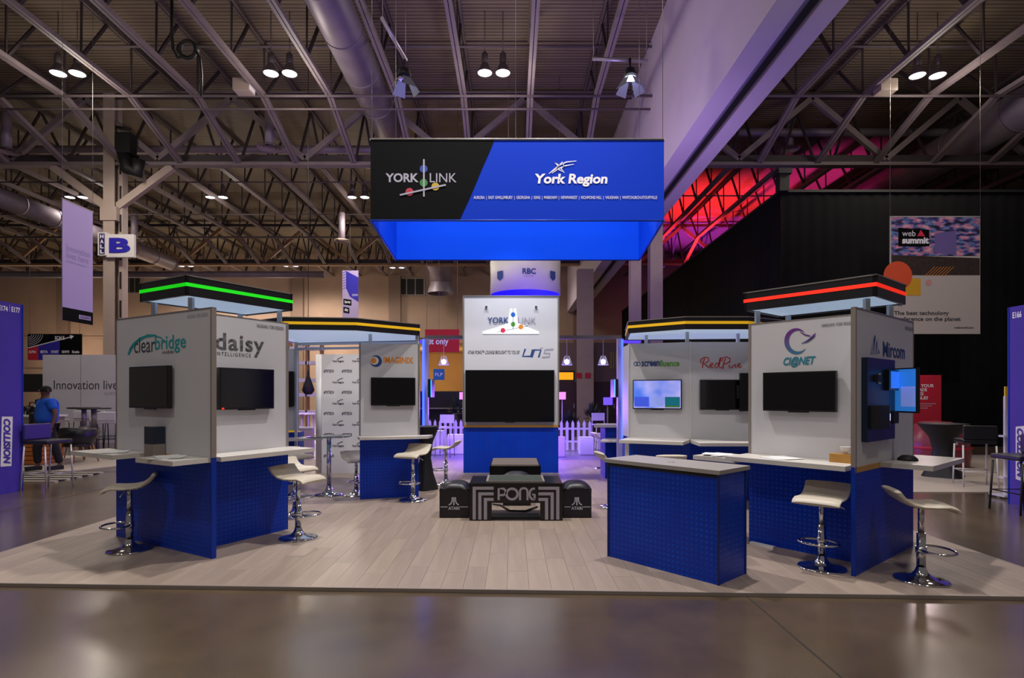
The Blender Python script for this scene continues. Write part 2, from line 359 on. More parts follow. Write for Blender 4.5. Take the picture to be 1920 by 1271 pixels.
def deck():
    m = bpy.data.materials.new('corrugated_roof_deck'); m.use_nodes = True; nt = m.node_tree; N = nt.nodes; L = nt.links; b = N['Principled BSDF']
    b.inputs['Roughness'].default_value = .65
    tc = N.new('ShaderNodeTexCoord'); sp = N.new('ShaderNodeSeparateXYZ'); L.new(tc.outputs['Object'], sp.inputs[0])
    k = N.new('ShaderNodeMath'); k.operation = 'MULTIPLY'; k.inputs[1].default_value = 2*PI/.16; L.new(sp.outputs[1], k.inputs[0])
    s = N.new('ShaderNodeMath'); s.operation = 'SINE'; L.new(k.outputs[0], s.inputs[0])
    r = N.new('ShaderNodeMapRange'); r.inputs[1].default_value = -.3; r.inputs[2].default_value = .3; L.new(s.outputs[0], r.inputs[0])
    bp = N.new('ShaderNodeBump'); bp.inputs['Strength'].default_value = .9; bp.inputs['Distance'].default_value = .03; L.new(r.outputs[0], bp.inputs['Height']); L.new(bp.outputs[0], b.inputs['Normal'])
    mx = N.new('ShaderNodeMix'); mx.data_type = 'RGBA'; mx.inputs[6].default_value = col('#635646'); mx.inputs[7].default_value = col('#85765f')
    L.new(r.outputs[0], mx.inputs[0]); L.new(mx.outputs[2], b.inputs['Base Color'])
    return m
M['deck'] = deck()
RZ = 12.85
struct('ceiling', MB().prism([(-46, 3), (46, 3), (46, 46.4), (-46, 46.4)], RZ, RZ+.25), 'deck')
# far wall with pilasters and louvred openings
FW = 46.
wb = struct('wall_back', MB().prism([(-46, FW), (46, FW), (46, FW+.4), (-46, FW+.4)], FZ, RZ), 'wallfar')
for px in (122, 560, 742, 1085, 1330):
    x = (px-CX)/F*FW
    MB().prism([(x-.45, FW-.35), (x+.45, FW-.35), (x+.45, FW), (x-.45, FW)], FZ, RZ-1.8).build('pilaster', mat('pilaster_paint', '#7d675a', .8), wb)
MB().box((-10, FW-.06, 6.2), (70, .1, .12)).build('wall_rail', 'wallfar', wb)
for n, (px0, px1, py0, py1) in enumerate(((232, 263, 519, 548), (746, 795, 523, 552))):
    a = W(px0, py1, FW-.1); b_ = W(px1, py0, FW-.1)
    f = struct('window_%d' % (n+1), MB().box(((a.x+b_.x)/2, FW-.05, (a.z+b_.z)/2), (b_.x-a.x+.16, .1, b_.z-a.z+.16)), 'edge', org=((a.x+b_.x)/2, FW-.05, a.z))
    k = 3
    for i in range(k):
        w_ = (b_.x-a.x)/k; MB().box((a.x+w_*(i+.5), FW-.11, (a.z+b_.z)/2), (w_-.09, .03, b_.z-a.z)).build('pane', 'dark', f)
# duct drop at the back wall
dd = thing('air_duct', 'large round duct turning down in front of the far wall behind the white ring sign', 'duct', (-5.4, 43.6, 7.6))
x0 = (827-CX)/F*43.6
MB().tube([(x0, 36, 11.4), (x0, 41, 11.4), (x0, 43, 11.0), (x0, 43.6, 10.2)], .85, 20).build('elbow', 'duct', dd)
MB().lathe([(.85, 10.3), (.85, 9.9), (1.0, 9.4), (1.02, 9.25)], (x0, 43.6, 0), 20).build('outlet_hood', 'duct', dd)
# bulkhead between the halls (downstand wall with a partition track in its soffit)
SX0, SX1, SZ = 4.42, 5.64, 8.2
bk = struct('wall_right', MB().prism([(SX0, 3), (SX1, 3), (SX1, 46), (SX0, 46)], SZ, RZ), 'bulk')
MB().box((5.03, 24.5, SZ-.012), (.16, 43, .03)).build('partition_track', 'dark', bk)
for s_ in (-.11, .11): MB().box((5.03+s_, 24.5, SZ-.03), (.035, 43, .06)).build('track_rail', mat('rail_violet_grey', '#77708c', .4, .4) if s_ < 0 else 'edge', bk)
# columns
def column(px0, px1, y, z1, label, extra=False):
    x0 = (px0-CX)/F*y; x1 = (px1-CX)/F*y; c = ((x0+x1)/2, y, FZ)
    t = thing('steel_column', label, 'column', c); w = x1-x0
    MB().box((c[0], y-.2, (FZ+z1)/2), (w, .03, z1-FZ)).build('flange', 'column', t)
    MB().box((c[0], y+.2, (FZ+z1)/2), (w, .03, z1-FZ)).build('flange', 'column', t)
    MB().box((c[0], y, (FZ+z1)/2), (.03, .37, z1-FZ)).build('web_plate', 'column', t)
    return t, c
lc, c0 = column(201, 222, 21.2, 12.6, 'tall pale steel column carrying the HALL B sign')
x2 = (228-CX)/F*21.2
lp = MB().box((x2, 21.3, 5.3), (.14, .3, 10.6)).build('cable_channel', 'column', lc)
for k in range(9): MB().box((x2+.0, 21.14, 1.6+k*1.05), (.06, .03, .62)).build('slot', 'dark', lp)
for sx in (-1, 1):
    MB().bar((c0[0]+sx*.2, 21.2, 8.5), (c0[0]+sx*2.2, 21.2, 9.98), .2, .26).build('knee_brace', 'column', lc)
MB().box((c0[0], 21.2, 8.2), (.6, .5, .5)).build('gusset', 'column', lc)
column(1181, 1200, 21.2, SZ, 'purple-lit steel column behind the yellow-striped canopy, next to its wider twin')
column(1217, 1240, 21.2, SZ, 'purple-lit steel column standing closest to the sloping edge of the black drape')
column(1082, 1112, 30.4, 8.2, 'pale grey column far behind the right pendant lamps')
# roof joists
JS, JX0 = 2.12, .578
BAYS = [(4.9, 21.2, -11, 11), (21.2, 37.5, -17, 16), (37.5, 46.0, -20, 19)]
ZT, ZB, ZG = 12.72, 11.1, 10.06
names = ['near', 'middle', 'far']
for bi, (ya, yb, i0, i1) in enumerate(BAYS):
    yn = ya+16.3
    prof = [(ya, ZG), (ya+2.85, ZB)]+[(yn-2.85, ZB), (yn, ZG)]
    bots = [(ya, ZG)]+[(ya+2.85+2.12*k, ZB) for k in range(6)]+[(yn, ZG)]
    if bi == 2: prof = [(ya, ZG), (ya+2.85, ZB), (yb, ZB)]; bots = bots[:5]
    mbt = MB()
    for s_ in (-.05, .05): mbt.bar((s_, ya, ZT), (s_, yb, ZT), .07, .12)
    mtop = mbt.mesh('top_chord', 'topchord')
    mbb = MB()
    for s_ in (-.055, .055):
        for a, b_ in zip(prof[:-1], prof[1:]): mbb.bar((s_, a[0], a[1]), (s_, b_[0], b_[1]), .085, .13)
    mbot = mbb.mesh('bottom_chord', 'joist')
    webs = []
    for k in range(len(bots)-1):
        a, b_ = bots[k], bots[k+1]; tm = ((a[0]+b_[0])/2, ZT)
        webs.append((a, tm))
        if k == 0: webs.append((tm, b_))
        if k: webs.append((a, (a[0]+.02, ZT)))
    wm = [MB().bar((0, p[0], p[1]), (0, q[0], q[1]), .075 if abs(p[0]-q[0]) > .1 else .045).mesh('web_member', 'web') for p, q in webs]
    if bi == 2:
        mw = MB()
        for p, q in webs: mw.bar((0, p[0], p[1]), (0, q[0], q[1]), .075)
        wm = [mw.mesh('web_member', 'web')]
    ls = [i for i in range(i0, i1+1) if i != 2]
    left = [i for i in ls if i < 2][::-1]; right = [i for i in ls if i > 2]
    for side, seq in (('west', left), ('east', right)):
        for k, i in enumerate(seq):
            j = thing('roof_joist', '%s open-web steel joist %s the hall-dividing bulkhead, %s roof bay' % (ORD[k], 'on the stand side of' if side == 'west' else 'on the drape side of', names[bi]),
                      'roof joist', (JX0+JS*i, 0, 0), 'open-web joists of the %s roof bay' % names[bi])
            for nm, me in [('top_chord', mtop), ('bottom_chord', mbot)]+[('web_member', q) for q in wm]:
                o = bpy.data.objects.new(nm, me); sc.collection.objects.link(o); o.parent = j
                if bi == 2 and nm == 'web_member': o['kind'] = 'stuff'
# girders across
def girder(y, xa, xb, z, label, w=.34, ph=0, mt='joist'):
    t = thing('roof_girder', label, 'girder', ((xa+xb)/2, y, z))
    MB().bar((xa, y, z), (xb, y, z), .3, .12).build('bottom_flange', mt, t)
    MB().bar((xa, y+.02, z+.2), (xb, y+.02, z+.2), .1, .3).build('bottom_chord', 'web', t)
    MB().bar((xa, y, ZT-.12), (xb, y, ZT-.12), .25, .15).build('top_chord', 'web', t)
    hp = 2.7; x = xa+ph; up = False; k = 0
    while x+hp < xb:
        a, b_ = ((x, y, z+.2), (x+hp, y, ZT-.2)) if up else ((x, y, ZT-.2), (x+hp, y, z+.2))
        MB().bar(a, b_, .16, .2).build('diagonal', mt, t); x += hp; up = not up
    return t
gx = (435-CX)/F*21.2-2.7*6
girder(21.2, gx, SX0, ZG, 'main roof girder crossing above the column with the HALL B sign', ph=0)
girder(21.2, SX1, 26, ZG, 'main roof girder crossing above the black drape')
gm = mat('warm_girder_paint', '#a5835f', .6, var=.06)
girder(37.5, -36, SX0, ZG, 'second main girder nearest the far wall on the stand side', ph=1, mt=gm)
girder(37.5, SX1, 36, ZG, 'second main girder deep in the drape side hall')
# bridging lines and pipes across the bays
def run(name, label, cat, y, z, r, xa, xb, m='pipe', group=None):
    MB().tube([(xa, y, z), ((xa+xb)/2, y, z), (xb, y, z)], r, 8).build(name, m, None, ((xa+xb)/2, y, z), label=label, cat=cat, group=group)
run('bridging_angle', 'thin pale bridging bar tying joist undersides in front of the main girder', 'bridging bar', 18.16, 11.02, .045, -22, SX0)
run('bridging_angle', 'thin pale bridging bar tying joist undersides above the spotlit drape side', 'bridging bar', 18.16, 11.02, .045, SX1, 22)
run('bridging_angle', 'upper bridging bar along joist tops over the stand', 'bridging bar', 18.2, 12.6, .04, -24, SX0)
run('bridging_angle', 'upper bridging bar along joist tops on the drape side', 'bridging bar', 18.2, 12.6, .04, SX1, 24)
run('sprinkler_pipe', 'thin sprinkler pipe just under the bridging bar on the stand side', 'pipe', 18.4, 10.72, .035, -22, SX0)
run('bridging_angle', 'topmost bridging bar crossing near the upper picture edge', 'bridging bar', 15.2, 12.6, .04, -20, SX0)
run('sprinkler_pipe', 'slim pipe crossing behind the barn-door spotlights', 'pipe', 19.6, 11.9, .03, -24, SX0)
run('water_main', 'thick purple-tinged water pipe running behind the main girder', 'pipe', 23.5, 11.6, .17, -26, SX0, 'duct')
run('water_main', 'thick dull pipe crossing the red-lit roof above the drape', 'pipe', 23.5, 12.3, .17, SX1, 26, 'duct')
run('sprinkler_pipe', 'long sprinkler pipe hung below the middle roof bay', 'pipe', 24.8, 10.75, .03, -28, SX0)
run('sprinkler_pipe', 'long sprinkler pipe farther back in the middle roof bay', 'pipe', 29.4, 10.8, .03, -32, SX0)
run('bridging_angle', 'far bridging bar under the middle roof bay', 'bridging bar', 34.4, 11.0, .06, -34, SX0)
run('sprinkler_pipe', 'sprinkler pipe over the black drape in the middle bay', 'pipe', 26.5, 10.75, .03, SX1, 28)
run('cable_tray', 'broad warm-lit cable tray before the far wall at left', 'cable tray', 36.9, 9.3, .22, -34, -12, 'duct')
# round ducts along the hall
def duct(xy, z, r, y0, y1, label, n=7):
    t = thing('air_duct', label, 'duct', (xy, y0, z)); MB().tube([(xy, y0, z), (xy, (y0+y1)/2, z), (xy, y1, z)], r, 28).build('shell', 'duct', t)
    for k in range(n+1):
        yy = y0+(y1-y0)*k/n; MB().lathe([(r+.001, -.03), (r+.03, -.02), (r+.03, .02), (r+.001, .03)], (0, 0, 0), 28)
        q = MB().tube([(xy, yy-.03, z), (xy, yy+.03, z)], r+.025, 28); q.build('seam_band', 'duct', t)
duct(-4.72, 11.75, .56, 8, 22, 'fat round duct running overhead toward the big blue banner')
duct(-21.3, 9.8, .42, 23, 36, 'round duct hanging low at the far left of the roof')
duct(17.4, 11.3, .7, 14, 34, 'round duct crossing the red-lit roof above the black drape')
# bell high-bay lamps
def make_bay():
    t = thing('high_bay_lamp', 'x', 'ceiling lamp', (0, 0, 0))
    MB().lathe([(.04, .62), (.09, .56), (.1, .34), (.08, .28)], n=16).build('ballast', 'lampcase', t)
    MB().lathe([(.08, .3), (.12, .22), (.18, .08), (.225, 0), (.215, -.01), (.17, .06), (.08, .2)], n=24).build('reflector', 'lampcase', t)
    MB().lathe([(.001, .03), (.14, .03), (.205, .01), (.20, .0), (.001, .0)], n=24).build('lens', 'lampglow', t)
    MB().tube([(0, 0, .6), (0, 0, 1.86)], .012, 6).build('hanger', 'lampcase', t)
    return t
bay0 = make_bay(); used = False
def bay(px, py, y, label):
    global used
    t = copy_tree(bay0) if used else bay0; used = True
    p = W(px, py, y); t.location = p; t['label'] = label; t['group'] = 'high bay lamps hung in pairs from the roof'
for (xa, xb, py, y, s) in ((109, 145, 138, 16.9, 'above the tall lilac banner in the near row'), (508, 543, 138, 16.9, 'between the coiled cable and the fat duct'), (909, 943, 137, 16.9, 'directly over the big blue banner'),
                        (1720, 1758, 142, 16.9, 'over the black drape'), (131, 155, 370, 27.5, 'at the top of the tall lilac banner'), (394, 418, 370, 27.5, 'right of the column in the second row'), (660, 684, 370, 27.5, 'touching the left edge of the blue banner'),
                        (340, 357, 499, 42.5, 'above the green-striped canopy'), (537, 554, 499, 42.5, 'above the yellow-striped canopy at far wall'), (736, 753, 502, 42.5, 'beneath the blue banner by the far duct')):
    bay(xa, py, y, 'left bell lamp of the pair %s' % s); bay(xb, py+(0 if y > 20 else 0), y, 'right bell lamp of the pair %s' % s)
# round ceiling diffusers
for (px, py, y, s) in ((505, 277, 20.5, 'beside the joist above the green canopy'), (12, 283, 20.5, 'at the left picture edge'), (641, 452, 28.6, 'left of the blue banner'), (252, 450, 30, 'behind the HALL B sign'), (1480, 280, 24, 'in the magenta light over the drape')):
    p = W(px, py, y); t = thing('ceiling_diffuser', 'round ringed air diffuser %s' % s, 'air vent', p)
    for k, r in enumerate((.42, .3, .18)):
        MB().lathe([(r, 0), (r-.09, .05), (r-.09, .06), (r+.01, .01)], p, 28).build('ring', 'column', t)
    MB().tube([p+Vector((0, 0, .03)), p+Vector((0, 0, 1.4))], .16, 14).build('neck', 'duct', t)
# junction boxes on the joists, cable coil, dark winch
for (px, py, y, s) in ((457, 163, 17.7, 'under the joist left of the fat duct'), (1660, 164, 17.7, 'under the joist over the red glow')):
    p = W(px, py, y); t = thing('junction_box', 'pale metal junction box %s' % s, 'electrical box', p)
    MB().box(p, (.5, .4, .36)).build('housing', 'column', t); MB().box(p+Vector((.26, -.0, .0)), (.02, .36, .3)).build('cover', 'signwhite', t)
c_ = thing('cable_coil', 'coil of black power cable hanging from the roof joists at top left', 'cable', W(352, 95, 14.5))
for k in range(3):
    MB().tube([W(352+(15+k*2)*math.cos(a/12*2*PI), 93+(17-k)*math.sin(a/12*2*PI), 14.5+.06*k) for a in range(12)], .045, 6, closed=True).build('loop', 'blackmat', c_)
MB().tube([W(322, 0, 14.5), W(322, 60, 14.5), W(324, 92, 14.5), W(333, 108, 14.5), W(346, 105, 14.5)], .035, 6).build('feed', 'blackmat', c_)
MB().tube([W(366, 92, 14.5), W(375, 110, 14.5), W(378, 140, 14.5), W(377, 180, 14.5)], .03, 6).build('tail', 'blackmat', c_)
t = thing('hoist', 'dark chain hoist hanging beside the tall column under the girder', 'hoist', W(238, 300, 20.8))
MB().prism([(W(222, 0, 20.8).x, 20.6), (W(250, 0, 20.8).x, 20.6), (W(250, 0, 20.8).x, 21.0), (W(222, 0, 20.8).x, 21.0)], W(0, 290, 20.8).z, W(0, 252, 20.8).z).build('housing', 'blackmat', t)
MB().tube([W(232, 290, 20.8), W(240, 318, 20.8), W(258, 325, 20.8), W(260, 300, 20.8)], .22, 10).build('chain_bag', 'blackmat', t)
MB().tube([W(218, 238, 20.8), W(245, 242, 20.8)], .05, 6).build('hook_bar', 'blackmat', t)

# ================================================================== STAND FLOOR (planks)
XL, XR, YB = -5.18, 4.73, 14.2
def yf(x): return 4.74-.039*x
pf = thing('stand_floor', 'light wood plank floor of the trade stand', 'platform', (0, 9, 0), kind='structure')
M['plank'] = mat('pale_oak_plank', '#948477', .42, var=.10, vscale=2.2, stretch=(7, .6, 1), perobj=.10)
MB().prism([(XL, yf(XL)), (XR, yf(XR)), (XR, YB), (XL, YB)], FZ, -.010).build('underlay', mat('underlay', '#8c7d70', .8), pf)
PW, PL = (XR-XL)/54, 1.25
def plank_mesh(w, l):
    g = .0005; b_ = .0012; q = MB()
    vs = [(x, y, z) for z, i in ((-.010, 0), (-.002, 0), (0, b_)) for x, y in ((-w/2+g+i, g+i), (w/2-g-i, g+i), (w/2-g-i, l-g-i), (-w/2+g+i, l-g-i))]
    q.add(vs, [(8, 9, 10, 11)]+[(k*4+i, k*4+(i+1) % 4, k*4+4+(i+1) % 4, k*4+4+i) for k in (0, 1) for i in range(4)]); return q
full = plank_mesh(PW, PL).mesh('plank', 'plank')
cells = []
for c in range(54):
    x = XL+PW*(c+.5); y = yf(x); l = PL*random.uniform(.25, 1)
    while y < YB-.02:
        l = min(l, YB-y); cells.append((x, y, l)); y += l; l = PL
cells.sort(key=lambda q: q[1]+abs(q[0])*.25)
rest = MB()
for k, (x, y, l) in enumerate(cells):
    if k < 300:
        me = full if abs(l-PL) < 1e-6 else plank_mesh(PW, l).mesh('plank', 'plank')
        o = bpy.data.objects.new('plank', me); sc.collection.objects.link(o); o.parent = pf; o.location = (x, y-9, 0)
    else:
        q = plank_mesh(PW, l); rest.add([v+Vector((x, y, 0)) for v in q.v], q.f)
rest.build('plank_field', 'plank', pf, kind='stuff')
MB().bar((XL-.02, yf(XL)-.01, -.014), (XR+.02, yf(XR)-.01, -.014), .02, .030).build('edge_trim', 'edge', pf)
for X in (XL-.01, XR+.01): MB().bar((X, yf(X), -.014), (X, YB, -.014), .02, .030).build('edge_trim', 'edge', pf)

# ================================================================== CORNER BOOTHS
def corner_booth(label, A, B, C, ztop, zc, sgn, stripe, canopy_len, canopy_z):
    A = Vector(A); u = (Vector(B)-A); L_ = u.length; u.normalize(); v = Vector((-u.y, u.x))
    if v.y < 0: v = -v
    d = Vector(C)-A; q = d.dot(u); dep = d.dot(v)
    P = lambda s, o: A+u*s+v*o           # s along the front wall, o depth behind it
    t = thing('exhibition_booth', label, 'booth', (A.x, A.y, 0))
    T = .038 if sgn > 0 else .028; zb = zc-.05
    MB().prism([P(q, 0.0), P(L_, 0.0), P(L_, dep), P(q, dep)], 0, zb).build('base_cabinet', 'blue', t)
    MB().prism([P(.012, 0), P(q, 0), P(q, T), P(.012, T)], 0, zb).build('wing_base', 'blue', t)
    MB().prism([P(0, -.004), P(.02, -.004), P(.02, T+.004), P(0, T+.004)], 0, zb+.05).build('base_edge', 'bluedge', t)
    wp = MB(); wp.prism([P(.02, 0), P(L_-.02, 0), P(L_-.02, T), P(.02, T)], zc, ztop); wp.build('wall_panel', 'white_panel', t)
    MB().prism([P(q, T), P(q, dep-.02), P(q+T, dep-.02), P(q+T, T)], zc, ztop).build('wall_panel', 'white_panel', t)
    MB().prism([P(q, dep), P(L_, dep), P(L_, dep-T), P(q, dep-T)], zc, ztop-.002).build('wall_panel', 'white_panel', t)
    MB().prism([P(L_-T, T), P(L_, T), P(L_, dep-T), P(L_-T, dep-T)], zc, ztop-.002).build('wall_panel', 'white_panel', t)
    for (s0, s1, o0, o1, z0, z1) in ((0, .022, -.006, T+.006, zc, ztop+.006), (L_-.02, L_+.003, -.004, T+.004, zc, ztop+.006), (q-.006, q+.016, dep-.022, dep+.003, zc, ztop+.004)):
        MB().prism([P(s0, o0), P(s1, o0), P(s1, o1), P(s0, o1)], z0, z1).build('edge_profile', 'edge', t)
    MB().prism([P(0, -.005), P(L_, -.005), P(L_, T+.005), P(0, T+.005)], ztop, ztop+.012).build('top_profile', 'alu', t)
    MB().prism([P(q-.004, T), P(q-.004, dep), P(q+T, dep), P(q+T, T)], ztop, ztop+.010).build('top_profile', 'alu', t)
    MB().prism([P(0, -.003), P(L_, -.003), P(L_, 0), P(0, 0)], zb, zc).build('wood_edge', 'wood', t)
    MB().prism([P(q-.003, T), P(q, T), P(q, dep), P(q-.003, dep)], zb, zc).build('wood_edge', 'wood', t)
    # canopy on posts
    z0, z1 = canopy_z; cp = [P(q-.03, -.03), P(q-.03, dep+.04), P(q+canopy_len, dep+.04), P(q+canopy_len, -.03)]
    cb = MB().band(cp, z0, z1, .03).build('canopy_band', 'canopy', t)
    cen = sum(cp, Vector((0, 0)))/4
    grow = [c+(c-cen).normalized()*.005 for c in cp]
    zm = (z0+z1)/2+.012; MB().band(grow, zm-.018, zm+.018, .01).build('canopy_stripe', stripe, cb)
    MB().prism([c-(c-cen).normalized()*.045 for c in cp], z0+.012, z0+.03).build('canopy_light_panel', 'diffuser', cb)
    MB().band([c+(c-cen).normalized()*.01 for c in cp], z1, z1+.012, .04).build('canopy_rim', 'alu', cb)
    for k in (P(q+.09, .09), P(q+.09, dep-.05), P(q+canopy_len-.06, dep-.09), P(q+canopy_len-.06, .09)):
        MB().box((k.x, k.y, (zc+z0)/2), (.045, .045, z0-zc)).build('post', 'post', t)
    return t, P, q, L_, dep
def counter(P, t, s0, s1, o0, o1, z, th=.045):
    return MB().prism([P(s0, o0), P(s1, o0), P(s1, o1), P(s0, o1)], z-th, z).build('counter_top', 'counter', t)
# --- left booth
zcl = .985
L1, P, q, Ll, dep = corner_booth('green-striped booth of white panels on a blue base, left end of the stand', (-2.92, 5.61), (-4.48, 6.52), (-2.667, 6.86), 2.443, zcl, 1, 'green', .84, (2.6, 2.795))
PL1 = P
counter(P, L1, .02, .66, -.37, 0, zcl); counter(P, L1, 1.08, 1.98, -.37, 0, zcl)
counter(P, L1, q-.43, q, T_ if False else .08, dep+.02, zcl)
fL = Face(P(0, 0), P(Ll, 0)); fL = Face(P(Ll, 0), P(0, 0)); fD = Face(P(q, .04), P(q, dep))
television(fL, 254, 327, 687, 765, 'black wall television on the white panel under the teal arch logo')
television(fD, 404, 507, 691, 767, 'black wall television under the dotted letters on the green-striped booth', led=True)
text(fL, 'clear', 252, 291, 632, 661, 'lettergrey', L1, bold=.0, name='logo_lettering')
text(fL, 'bridge', 291, 349, 628, 662, 'teal', L1, bold=.01, name='logo_lettering')
text(fL, 'mobile', 305, 326, 656, 663, 'lettergrey', L1, name='logo_lettering')
a = stroke(fL, [(241, 665), (247, 652), (258, 640), (272, 632), (288, 629), (302, 633), (312, 643)], [4, 4.5, 4, 3.2, 3, 2.5, 1]); stroke(fL, [(243, 657), (251, 644), (263, 634), (278, 627.5), (294, 628)], [3, 3, 2.5, 2, 1], mb=a); a.build('logo_arch', 'teal', L1)
text(fL, 'VAUGHAN, YORK REGION', 351, 390, 588, 596, 'letterlight', L1).active_material = M['silver']
M['speckle'] = mat('speckled_ink', '#5a5a5e', .6, var=.95, vscale=38)
text(fD, 'daisy', 404, 495, 627, 668, 'speckle', L1, bold=.02, name='logo_lettering', space=1.1)
text(fD, 'INTELLIGENCE', 404, 470, 661, 668, 'lettergrey', L1, space=1.4, name='logo_lettering')
text(fD, 'VAUGHAN, YORK REGION', 481, 531, 610, 618, 'lettergrey', L1)
t = thing('kiosk_box', 'narrow black and silver dispenser box standing between the left booth counters', 'dispenser', (*P(.88, -.12), zcl))
MB().prism([P(.80, -.13), P(.97, -.13), P(.97, -.01), P(.80, -.01)], .94, 1.09).build('lower_housing', 'edge', t)
MB().prism([P(.80, -.13), P(.97, -.13), P(.97, -.01), P(.80, -.01)], 1.09, 1.27).build('screen_head', mat('navy_gloss', '#1a2536', .15), t)
counter(P, L1, .66, 1.08, -.14, 0, zcl-.045)
def papers(P, s, o, z, label, n=3, w=.22, d=.3, mt='paper'):
    c = P(s, o); t = thing('paper_sheets', label, 'papers', (c.x, c.y, z))
    for k in range(n):
        R = Matrix.Rotation(random.uniform(-.4, .4)+k*.2, 3, 'Z'); MB().box((c.x+random.uniform(-.04, .04), c.y+random.uniform(-.03, .03), z+.003+.004*k), (w, d, .003), R).build('sheet', mt, t)
    return t
papers(P, .38, -.2, zcl, 'loose paper sheets on the left booth counter beside the dispenser')
papers(P, 1.45, -.2, zcl, 'small brochure pile on the counter jutting from the left booth end', 2)
# --- right booth
zcr = .96
R1, P, q, Lr, depr = corner_booth('red-striped booth of white panels on a blue base, right end of the stand', (3.017, 5.067), (4.254, 6.106), (2.587, 6.29), 2.362, zcr, -1, 'red', .80, (2.515, 2.705))
PR1 = P
counter(P, R1, q-.46, q, .08, depr+.02, zcr); counter(P, R1, .62, 1.68, -.42, 0, zcr)
counter(P, R1, q-.3, q+.2, depr, depr+.5, zcr-.04)
fC = Face(P(q, .07), P(q, depr)); fC = Face(P(q, depr), P(q, .07)); fM = Face(P(0, 0), P(Lr, 0))
television(fC, 1436, 1572, 697, 771, 'black wall television beneath the purple and teal swirl logo')
# swirl logo
M['swirl'] = mat('swirl_ink', '#5b3a8c', .5)
sw = M['swirl'].node_tree; tcn = sw.nodes.new('ShaderNodeTexCoord'); sxp = sw.nodes.new('ShaderNodeSeparateXYZ'); rp = sw.nodes.new('ShaderNodeValToRGB'); mr = sw.nodes.new('ShaderNodeMapRange')
sw.links.new(tcn.outputs['Object'], sxp.inputs[0]); sw.links.new(sxp.outputs[2], mr.inputs[0]); mr.inputs[1].default_value = 1.98; mr.inputs[2].default_value = 2.22
rp.color_ramp.elements[0].color = col('#1f7f9c'); rp.color_ramp.elements[1].color = col('#6a2a86'); sw.links.new(mr.outputs[0], rp.inputs[0]); sw.links.new(rp.outputs[0], sw.nodes['Principled BSDF'].inputs['Base Color'])
a = stroke(fC, arc(1495, 639.5, 20, 22, 50, 320, 24), [1+7.5*math.sin(PI*i/24) for i in range(25)])
stroke(fC, [(1503, 644), (1514, 640), (1522, 634), (1527, 626)], [1, 4, 5, 1], mb=a); stroke(fC, [(1509, 641), (1519, 636), (1527, 631), (1529, 624)], [1, 3, 3, 1], mb=a); stroke(fC, [(1500, 622), (1510, 628), (1520, 630)], [1, 3, 2], mb=a)
a.build('logo_swirl', 'swirl', R1)
text(fC, 'CI@NET', 1469, 1530, 668, 688, mat('teal_blue_ink', '#1f7f96', .5), R1, bold=.03, shear=.3, name='logo_lettering')
text(fC, 'MARKHAM, YORK REGION', 1541, 1601, 605, 612, 'lettergrey', R1)
text(fM, 'Mircom', 1655, 1696, 643, 671, 'navy', R1, bold=.02, name='logo_lettering')
a = MB()
for k in range(3):
    x = 1633+k*5
    for j in range(4): 
        q_ = poly(fM, [(x+j*1.3-1.5, 664-k), (x+j*1.3-.8, 664-k), (x+4, 628+k*2+j*3), (x+3.6, 628+k*2+j*3)], .003); a.add(q_.v, q_.f)
poly(fM, [(1631, 664), (1640, 627), (1649, 662)], .002).build('logo_mountain', 'navy', R1); a.build('logo_stripe', 'letterlight', R1)
text(fM, 'YORK REGION', 1696, 1712, 613, 620, 'lettergrey', R1)
# demo board and tablet
u0, u1, z0, z1 = pxbox(fM, 1615, 1667, 673, 825)
db = thing('demo_board', 'dark blue demonstration board with intercoms on the red-striped booth end wall', 'display board', fM.w((u0+u1)/2, z0, 0))
slabf(fM, u0, u1, z0, z1, .05).build('board', mat('navy_board', '#10203a', .35), db)
slabf(fM, *pxbox(fM, 1648, 1667, 694, 732), .035, off=.05).build('touch_panel', 'bezel', db)
slabf(fM, *pxbox(fM, 1651, 1666, 697, 728), .004, off=.086).build('panel_screen', mat('lit_panel_screen', '#1c50b8', .3, emit=.9, ecol='#2a6ae0'), db)
a = MB()
for i in range(3):
    for j in range(2): a.add(*(lambda q: (q.v, q.f))(disc(fM, 1654+i*4.5, 706+j*13, 1.3, off=.092, n=8)))
a.build('panel_icon', 'letterwhite', db)
for (x0, x1, y0, y1, m, d) in ((1619, 1641, 760, 803, 'blackmat', .07), (1640, 1649, 762, 800, 'edge', .04), (1654, 1663, 770, 793, 'blackmat', .05)):
    slabf(fM, *pxbox(fM, x0, x1, y0, y1), d, off=.05).build('intercom', m, db)
slabf(fM, *pxbox(fM, 1642, 1648, 775, 788), .004, off=.092).build('keypad_light', mat('keypad_led', '#c0c8ff', .4, emit=1.2), db)
stroke(fM, arc(1637, 710, 4.5, 9, 60, 300, 10), 3, off=.056).build('handset_ring', mat('cream_ring', '#b0a888', .5), db)
slabf(fM, *pxbox(fM, 1628, 1634, 703, 716), .03, off=.05).build('handset', 'blackmat', db)
pA = W(1675, 773, 5.62); pB = W(1719, 770, 5.36)
fT = Face((pA.x, pA.y), (pB.x, pB.y)); lp = fT.len
zt0 = pA.z; zt1 = W(1675, 691, 5.62).z
tt = thing('monitor', 'lit blue touch monitor on an arm at the red-striped booth end wall', 'monitor', (pA.x, pA.y, zt0))
slabf(fT, 0, lp, zt0, zt1, .035, off=-.035).build('casing', 'bezel', tt)
slabf(fT, .012, lp-.012, zt0+.015, zt1-.012, .003).build('screen', mat('lit_blue_screen', '#2a6fc0', .25, emit=.55, ecol='#2f7fd8'), tt)
slabf(fT, lp*.35, lp*.95, zt0+.06, zt0+.25, .003, off=.002).build('screen_picture', mat('lit_pale_screen', '#7c90d8', .3, emit=.5, ecol='#7c90e0'), tt)
